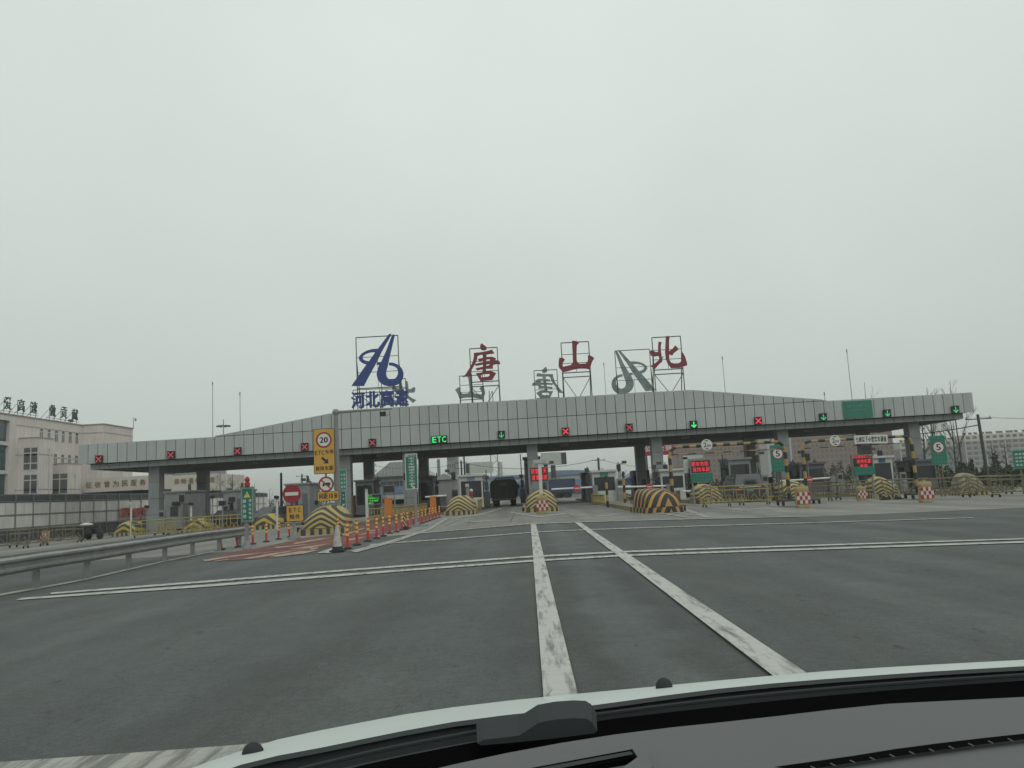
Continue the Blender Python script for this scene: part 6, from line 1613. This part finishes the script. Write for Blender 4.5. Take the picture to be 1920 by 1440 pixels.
# high-mast lights
p = at(419, 797, 170); t = thing('high_mast_light', (p.x, 170, GF), 'high mast with a ring of floodlights above the left canopy slope', 'mast light')
MB().tube((p.x, 170, GF), (p.x, 170, p.z + 1.2), .22, .08, 8).build('mast', 'pole_grey', t)
for k in range(8):
    a = k * math.pi / 4; c = Vector((p.x + 1.1 * math.cos(a), 170 + 1.1 * math.sin(a), p.z - .25)); MB().tube((p.x, 170, p.z - .1), c + V(0, 0, .2), .05, n=4).cbox(c + V(.12 * math.cos(a), 0, 0), .5, .4, .25).build('floodlight', 'steel_dark', t)
p = at(424, 880, 110); m = MB(); m.tube((p.x, 110, GF), (p.x, 110, 7), .13, .1, 8); tag(m.build('lamp_column', 'pipe_white', org=(p.x, 110, GF)), 'white lamp column among the bare trees left of the green sign', 'pole')

# ================================================================ TREES
def bare_tree(px, Y, H, label, seed, spread=.5, trunk=.12, n1=7, up=.8, depth=4, cat='tree'):
    random.seed(seed); p = XY(px, Y); p.z = GF
    t = thing('bare_tree', p, label, cat, 'leafless winter trees')
    tr = MB(); cr = MB(); tips = []
    h = 0; pts = [V(0, 0, 0)]
    while h < H * .95:
        s = H * .12; h += s; q = pts[-1] + V(random.uniform(-.06, .06) * s, random.uniform(-.06, .06) * s, s); pts.append(q)
    for i in range(len(pts) - 1):
        f0, f1 = 1 - i / len(pts), 1 - (i + 1) / len(pts); tr.tube(pts[i], pts[i + 1], trunk * (f0 * .9 + .1), trunk * (f1 * .9 + .1), 6)
    def grow(a, d, L, r, k):
        b_ = a + d * L; cr.tube(a, b_, r, r * .6, 3 if k < 3 else 4)
        if k == 0: return
        for _ in range(3 if k > 1 else 4):
            nd = (d + V(random.gauss(0, spread), random.gauss(0, spread), random.gauss(.1, spread * .5))).normalized(); grow(a + d * L * random.uniform(.35, 1.0), nd, L * random.uniform(.5, .75), r * .55, k - 1)
    for i in range(n1):
        f = random.uniform(.25, .95); a = pts[min(len(pts) - 2, int(f * (len(pts) - 1)))]; an = random.uniform(0, 2 * math.pi)
        d = V(math.cos(an) * (1 - up + .25), math.sin(an) * (1 - up + .25), up).normalized(); grow(a, d, H * .26 * (1.25 - f), trunk * .42 * (1.2 - f), depth - 1)
    tr.build('trunk', 'bark', t, local=True); cr.build('crown', 'bark', t, local=True); return t
bt = [(436, 100, 6.3, 'bushy leafless tree right of the white lamp column', 1, .55, .16, 10, .55), (412, 115, 7, 'leafless tree left of the white lamp column', 2, .45, .14, 8, .7), (478, 150, 6.5, 'faint leafless tree behind the red beacon', 3, .5, .12, 8, .7),
      (452, 125, 5.5, 'small leafless tree directly behind the red beacon', 4, .5, .12, 8, .7), (505, 190, 6, 'far leafless tree midway to the no-entry sign', 5, .5, .12, 8, .7), (592, 150, 5, 'low leafless tree left of the tall yellow sign', 6, .5, .1, 8, .7),
      (1166, 125, 5.6, 'rounded leafless tree right of the right white booth', 7, .5, .13, 11, .5), (1740, 95, 10.5, 'leafless tree nearest the canopy end at the right', 8, .3, .12, 8, .85), (1757, 90, 11.5, 'multi-stemmed leafless tree behind the green 5 sign', 9, .3, .13, 10, .85),
      (1792, 85, 9.5, 'slim leafless tree left of the leaning utility pole', 10, .28, .1, 7, .9), (1803, 98, 13, 'tallest leafless tree whose tips show above the canopy end', 11, .28, .13, 9, .88), (1725, 110, 9, 'thin leafless tree just right of the last column', 12, .3, .1, 6, .85),
      (1640, 108, 14.6, 'leafless tree whose top twigs rise above the canopy roof', 13, .3, .12, 9, .85), (1865, 80, 4.6, 'low leafless tree right of the leaning utility pole', 14, .5, .1, 9, .6), (1885, 76, 4.2, 'low leafless tree left of the green sign at the right edge', 15, .5, .1, 9, .6)]
for (px, Y, H, lab, sd_, sp, tk, n1, up) in bt: bare_tree(px, Y, H, lab, sd_, sp, tk, n1, up)
def leaf_mass(name, px0, px1, Y0, Y1, h, n, mt, size, label, cat):
    m = MB(); a, b_ = XY(px0, Y0), XY(px1, Y1)
    for i in range(n):
        f = random.random(); yy = Y0 + (Y1 - Y0) * random.random(); c = a.lerp(b_, f); X = (at(px0 + (px1 - px0) * f, 900, yy)).x
        env = h * (.7 + .3 * math.sin(f * 23 + 1.3) * math.cos(f * 57)); z = GF + env * random.random() ** .7
        s = size * random.uniform(.5, 1.4); d1 = V(random.gauss(0, 1), random.gauss(0, 1), random.gauss(0, 1)).normalized() * s; d2 = V(random.gauss(0, 1), random.gauss(0, 1), random.gauss(0, 1)).normalized() * s
        c = V(X, yy, z); m.add([c, c + d1, c + d2], [(0, 1, 2)])
    o = m.build(name, mt, org=(a.x, Y0, GF)); o['kind'] = 'stuff'; o['label'] = label; o['category'] = cat
random.seed(21)
leaf_mass('evergreen_hedge', 1712, 2000, 66, 82, 2.9, 9000, 'evergreen', .22, 'dark evergreen hedge along the right side beyond the barriers', 'hedge')
leaf_mass('distant_treeline', 395, 640, 150, 230, 4.4, 5000, 'bark', .28, 'hazy brown treeline beyond the left of the plaza', 'treeline')
leaf_mass('shrubbery', 1330, 1500, 105, 125, 3.4, 3000, 'evergreen', .25, 'dark shrubs in front of the pink blocks', 'shrubs')
leaf_mass('shrubbery', 1500, 1700, 105, 125, 4.2, 4000, 'evergreen', .25, 'dark shrubs beyond the white banner', 'shrubs')
leaf_mass('reddish_shrub', 1180, 1212, 48, 56, 1.4, 1500, 'shrub', .1, 'low reddish shrub at the tail of the orange striped hump', 'shrub')

# ================================================================ THE CAR WE LOOK OUT OF
def interp(c, x):
    if x <= c[0][0]: (a, b_), (d, e_) = c[0], c[1]
    elif x >= c[-1][0]: (a, b_), (d, e_) = c[-2], c[-1]
    else:
        for (a, b_), (d, e_) in zip(c, c[1:]):
            if a <= x <= d: break
    return b_ + (e_ - b_) * (x - a) / (d - a)
XS = [-200, -50, 80, 180, 260, 330, 390, 450, 520, 600, 680, 760, 850, 950, 1050, 1150, 1250, 1350, 1450, 1550, 1650, 1750, 1850, 1950, 2080, 2250]
FAR = [(200, 1505), (300, 1462), (380, 1432), (440, 1412), (493, 1393), (560, 1377), (640, 1362), (740, 1342), (860, 1324.5), (980, 1310.5), (1100, 1299), (1197, 1290), (1300, 1280.5), (1400, 1272), (1521, 1261), (1700, 1249.5), (1920, 1238)]
CRE = [(200, 1515), (300, 1470), (377, 1438), (450, 1419), (540, 1400), (640, 1382), (740, 1365), (860, 1346), (980, 1327), (1110, 1308.5), (1197, 1297), (1254, 1289.5), (1320, 1281.5), (1400, 1274), (1521, 1262.5), (1700, 1251), (1920, 1239.5)]
COW = [(300, 1502), (380, 1468), (463, 1438), (530, 1423), (607, 1409), (740, 1381), (900, 1352), (1010, 1343), (1110, 1330), (1254, 1310), (1340, 1299), (1450, 1288), (1582, 1277), (1740, 1266), (1920, 1255.6)]
FRT = [(500, 1490), (600, 1456), (700, 1429), (860, 1397), (980, 1375), (1113, 1352), (1230, 1338), (1340, 1326), (1470, 1312), (1612, 1298.6), (1760, 1287), (1920, 1276)]
DSH = [(500, 1508), (650, 1471), (790, 1438), (860, 1421), (980, 1396), (1113, 1373), (1250, 1356), (1400, 1340.6), (1520, 1326.5), (1630, 1313.7), (1780, 1306), (1920, 1299)]
def crv(c, z, dx=0): return [hit(x, interp(c, x), z) for x in XS]
own = thing('our_car', (0.35, .4, 0), 'white car we look out of, its bonnet, wiper and grey dashboard along the bottom', 'car')
far, cre, cow, frt, dsh = crv(FAR, .89), crv(CRE, .93), crv(COW, .95), crv(FRT, .945), crv(DSH, .972)
def lerp_rows(A, B, n, bulge=0.0):
    return [[a.lerp(b_, k / n) + V(0, 0, bulge * math.sin(math.pi * k / n)) for a, b_ in zip(A, B)] for k in range(n + 1)]
front_ = [V(p.x, p.y + .25, p.z - .09) for p in far]; front2 = [V(p.x * .98, p.y + .6, p.z - .4) for p in far]
rows = lerp_rows(cow, cre, 3, .0005)[:-1] + lerp_rows(cre, far, 4, .0015)[:-1] + [far] + [front_] + [front2]
m = MB(); m.grid(rows, flip=False); m.build('bonnet', 'hood_paint', own, smooth=True)
low = [V(p.x, p.y - .01, p.z - .03) for p in cow]; frt_hi = [V(p.x, p.y, p.z) for p in frt]
m = MB(); m.grid([[V(p.x, p.y, p.z + .001) for p in cow], low] ); mid = [a.lerp(b_, .45) + V(0, 0, -.012) for a, b_ in zip(cow, frt)]
m.grid([low, mid, frt_hi]); m.grid([[V(p.x, p.y + .004, p.z + .004) for p in cow], [V(p.x, p.y - .012, p.z + .002) for p in cow]]); m.build('cowl_panel', 'cowl_plastic', own, smooth=False)
m = MB(); und = [V(a.x, a.y - .0, a.z - .05) for a in dsh]; m.grid([frt_hi, [a.lerp(b_, .5) + V(0, 0, -.03) for a, b_ in zip(frt, dsh)], und]); m.build('windshield_frit', 'frit_black', own)
near = [V(p.x, .22 + .0 * p.x, .975) for p in dsh]; near2 = [V(p.x, .1, .80) for p in dsh]
m = MB(); m.grid([und, [V(p.x, p.y - .004, p.z - .006) for p in dsh], [V(p.x, p.y - .018, p.z) for p in dsh]] + lerp_rows([V(p.x, p.y - .018, p.z) for p in dsh], near, 4, 0.0)[1:] + [near2]); m.build('dashboard', 'dash_plastic', own, smooth=False)
# centre and side demister vents
def dash_patch(pts, z): return [hit(x, y, z) for x, y in pts]
ZD = .974
q = dash_patch([(930, 1452), (1186, 1404.5), (1196, 1419), (960, 1463)], ZD + .004)
m = MB(); m.v = q + [V(p.x, p.y, p.z - .02) for p in q]; m.f = [(0, 1, 2, 3), (0, 4, 5, 1), (1, 5, 6, 2), (2, 6, 7, 3), (3, 7, 4, 0)]; m.m = [0] * 5; m.build('demister_vent', 'frit_black', own)
q = dash_patch([(945, 1452), (1182, 1408.5), (1188, 1414), (958, 1458)], ZD + .0055)
m = MB(); m.v = q; m.f = [(0, 1, 2, 3)]; m.m = [0]; m.build('vent_slat', 'cowl_plastic', own)
q = dash_patch([(1186, 1404), (1206, 1407), (1224, 1436), (1200, 1470), (1140, 1470), (1160, 1445), (1196, 1419)], ZD + .006)
m = MB(); m.v = q + [V(p.x, p.y, p.z - .02) for p in q]; n = len(q); m.f = [tuple(range(n))] + [(i, n + i, n + (i + 1) % n, (i + 1) % n) for i in range(n)]; m.m = [0] * len(m.f); m.build('vent_bezel', 'dash_plastic', own)
top = [(1450, 1438), (1600, 1417), (1680, 1404), (1760, 1393.5), (1840, 1384), (1920, 1375.5), (2060, 1361)]; bot = [(1500, 1445), (1600, 1430), (1680, 1418), (1760, 1407), (1840, 1396), (1920, 1386.5), (2060, 1371)]
T, B_ = dash_patch(top, ZD + .003), dash_patch(bot, ZD + .003)
m = MB(); m.grid([T, B_]); m.build('demister_vent', 'frit_black', own)
k = 0; x = 1520
while x < 2050:
    a = hit(x, interp(bot, x) - 5, ZD + .004); b_ = hit(x + 9, interp(bot, x + 9) + .5, ZD + .004)
    MB().tube(a, b_, .0007, .0007, 4).build('vent_fin', 'dash_plastic', own); x += 37
# washer nozzles
for px, py, r in ((474, 1410, .0125), (1245, 1285, .012)):
    c = hit(px, py, .926 if px < 600 else .93); m = MB(); m.lathe(c + V(0, 0, -.004), [(r * 1.15, 0), (r * 1.1, r * .5), (r * .8, r * 1.0), (r * .3, r * 1.3)], 14); m.build('washer_nozzle', 'cowl_plastic', own, smooth=True)
# wiper: arm hump and blade along the cowl
Yw_ = None
hump = [(893, 1358), (905, 1352), (950, 1347), (972, 1344), (990, 1333), (1008, 1321.5), (1040, 1315.5), (1075, 1313), (1098, 1314), (1108, 1320), (1114, 1330), (1118, 1336), (1112, 1340), (1040, 1349), (960, 1357), (900, 1362)]
hp_ = [hit(x, y, .95) if False else at(x, y, 1.06) for x, y in hump]
m = MB(); n = len(hp_); m.v = hp_ + [V(p.x * .95, p.y - .05, p.z - .008) for p in hp_]; m.f = [tuple(range(n)), tuple(range(2 * n - 1, n - 1, -1))] + [(i, (i + 1) % n, n + (i + 1) % n, n + i) for i in range(n)]; m.m = [0] * len(m.f); m.build('wiper_arm', 'cowl_plastic', own)
m = MB(); pts = [hit(x, interp(COW, x) + (interp(FRT, x) - interp(COW, x)) * .5, .9505) for x in range(560, 1960, 35)]; m.path(pts, .0028, n=6); m.build('wiper_blade', 'cowl_plastic', own)
# windscreen pane: leaves the cowl and rises back over the camera
hi = [V(p.x * .8, -.25, 1.62) for p in frt_hi]
m = MB(); m.grid([[V(p.x, p.y + .002, p.z + .004) for p in frt_hi]] + lerp_rows([V(p.x, p.y + .002, p.z + .004) for p in frt_hi], hi, 4, .02)[1:]); m.build('windshield', 'windshield_glass', own, smooth=True)

# ================================================================ HAZE
hz = bpy.data.materials.new('haze_air'); hz.use_nodes = True; t = hz.node_tree; t.nodes.clear()
o = t.nodes.new('ShaderNodeOutputMaterial'); v = t.nodes.new('ShaderNodeVolumePrincipled'); v.inputs['Density'].default_value = 0.0006
v.inputs['Color'].default_value = (.93, .95, .935, 1); t.links.new(v.outputs[0], o.inputs['Volume']); MATS['haze_air'] = hz
hb = MB().box(-1700, 1700, -70, 3100, -3, 60).build('haze', 'haze_air', org=(0, 0, 0)); hb['kind'] = 'stuff'
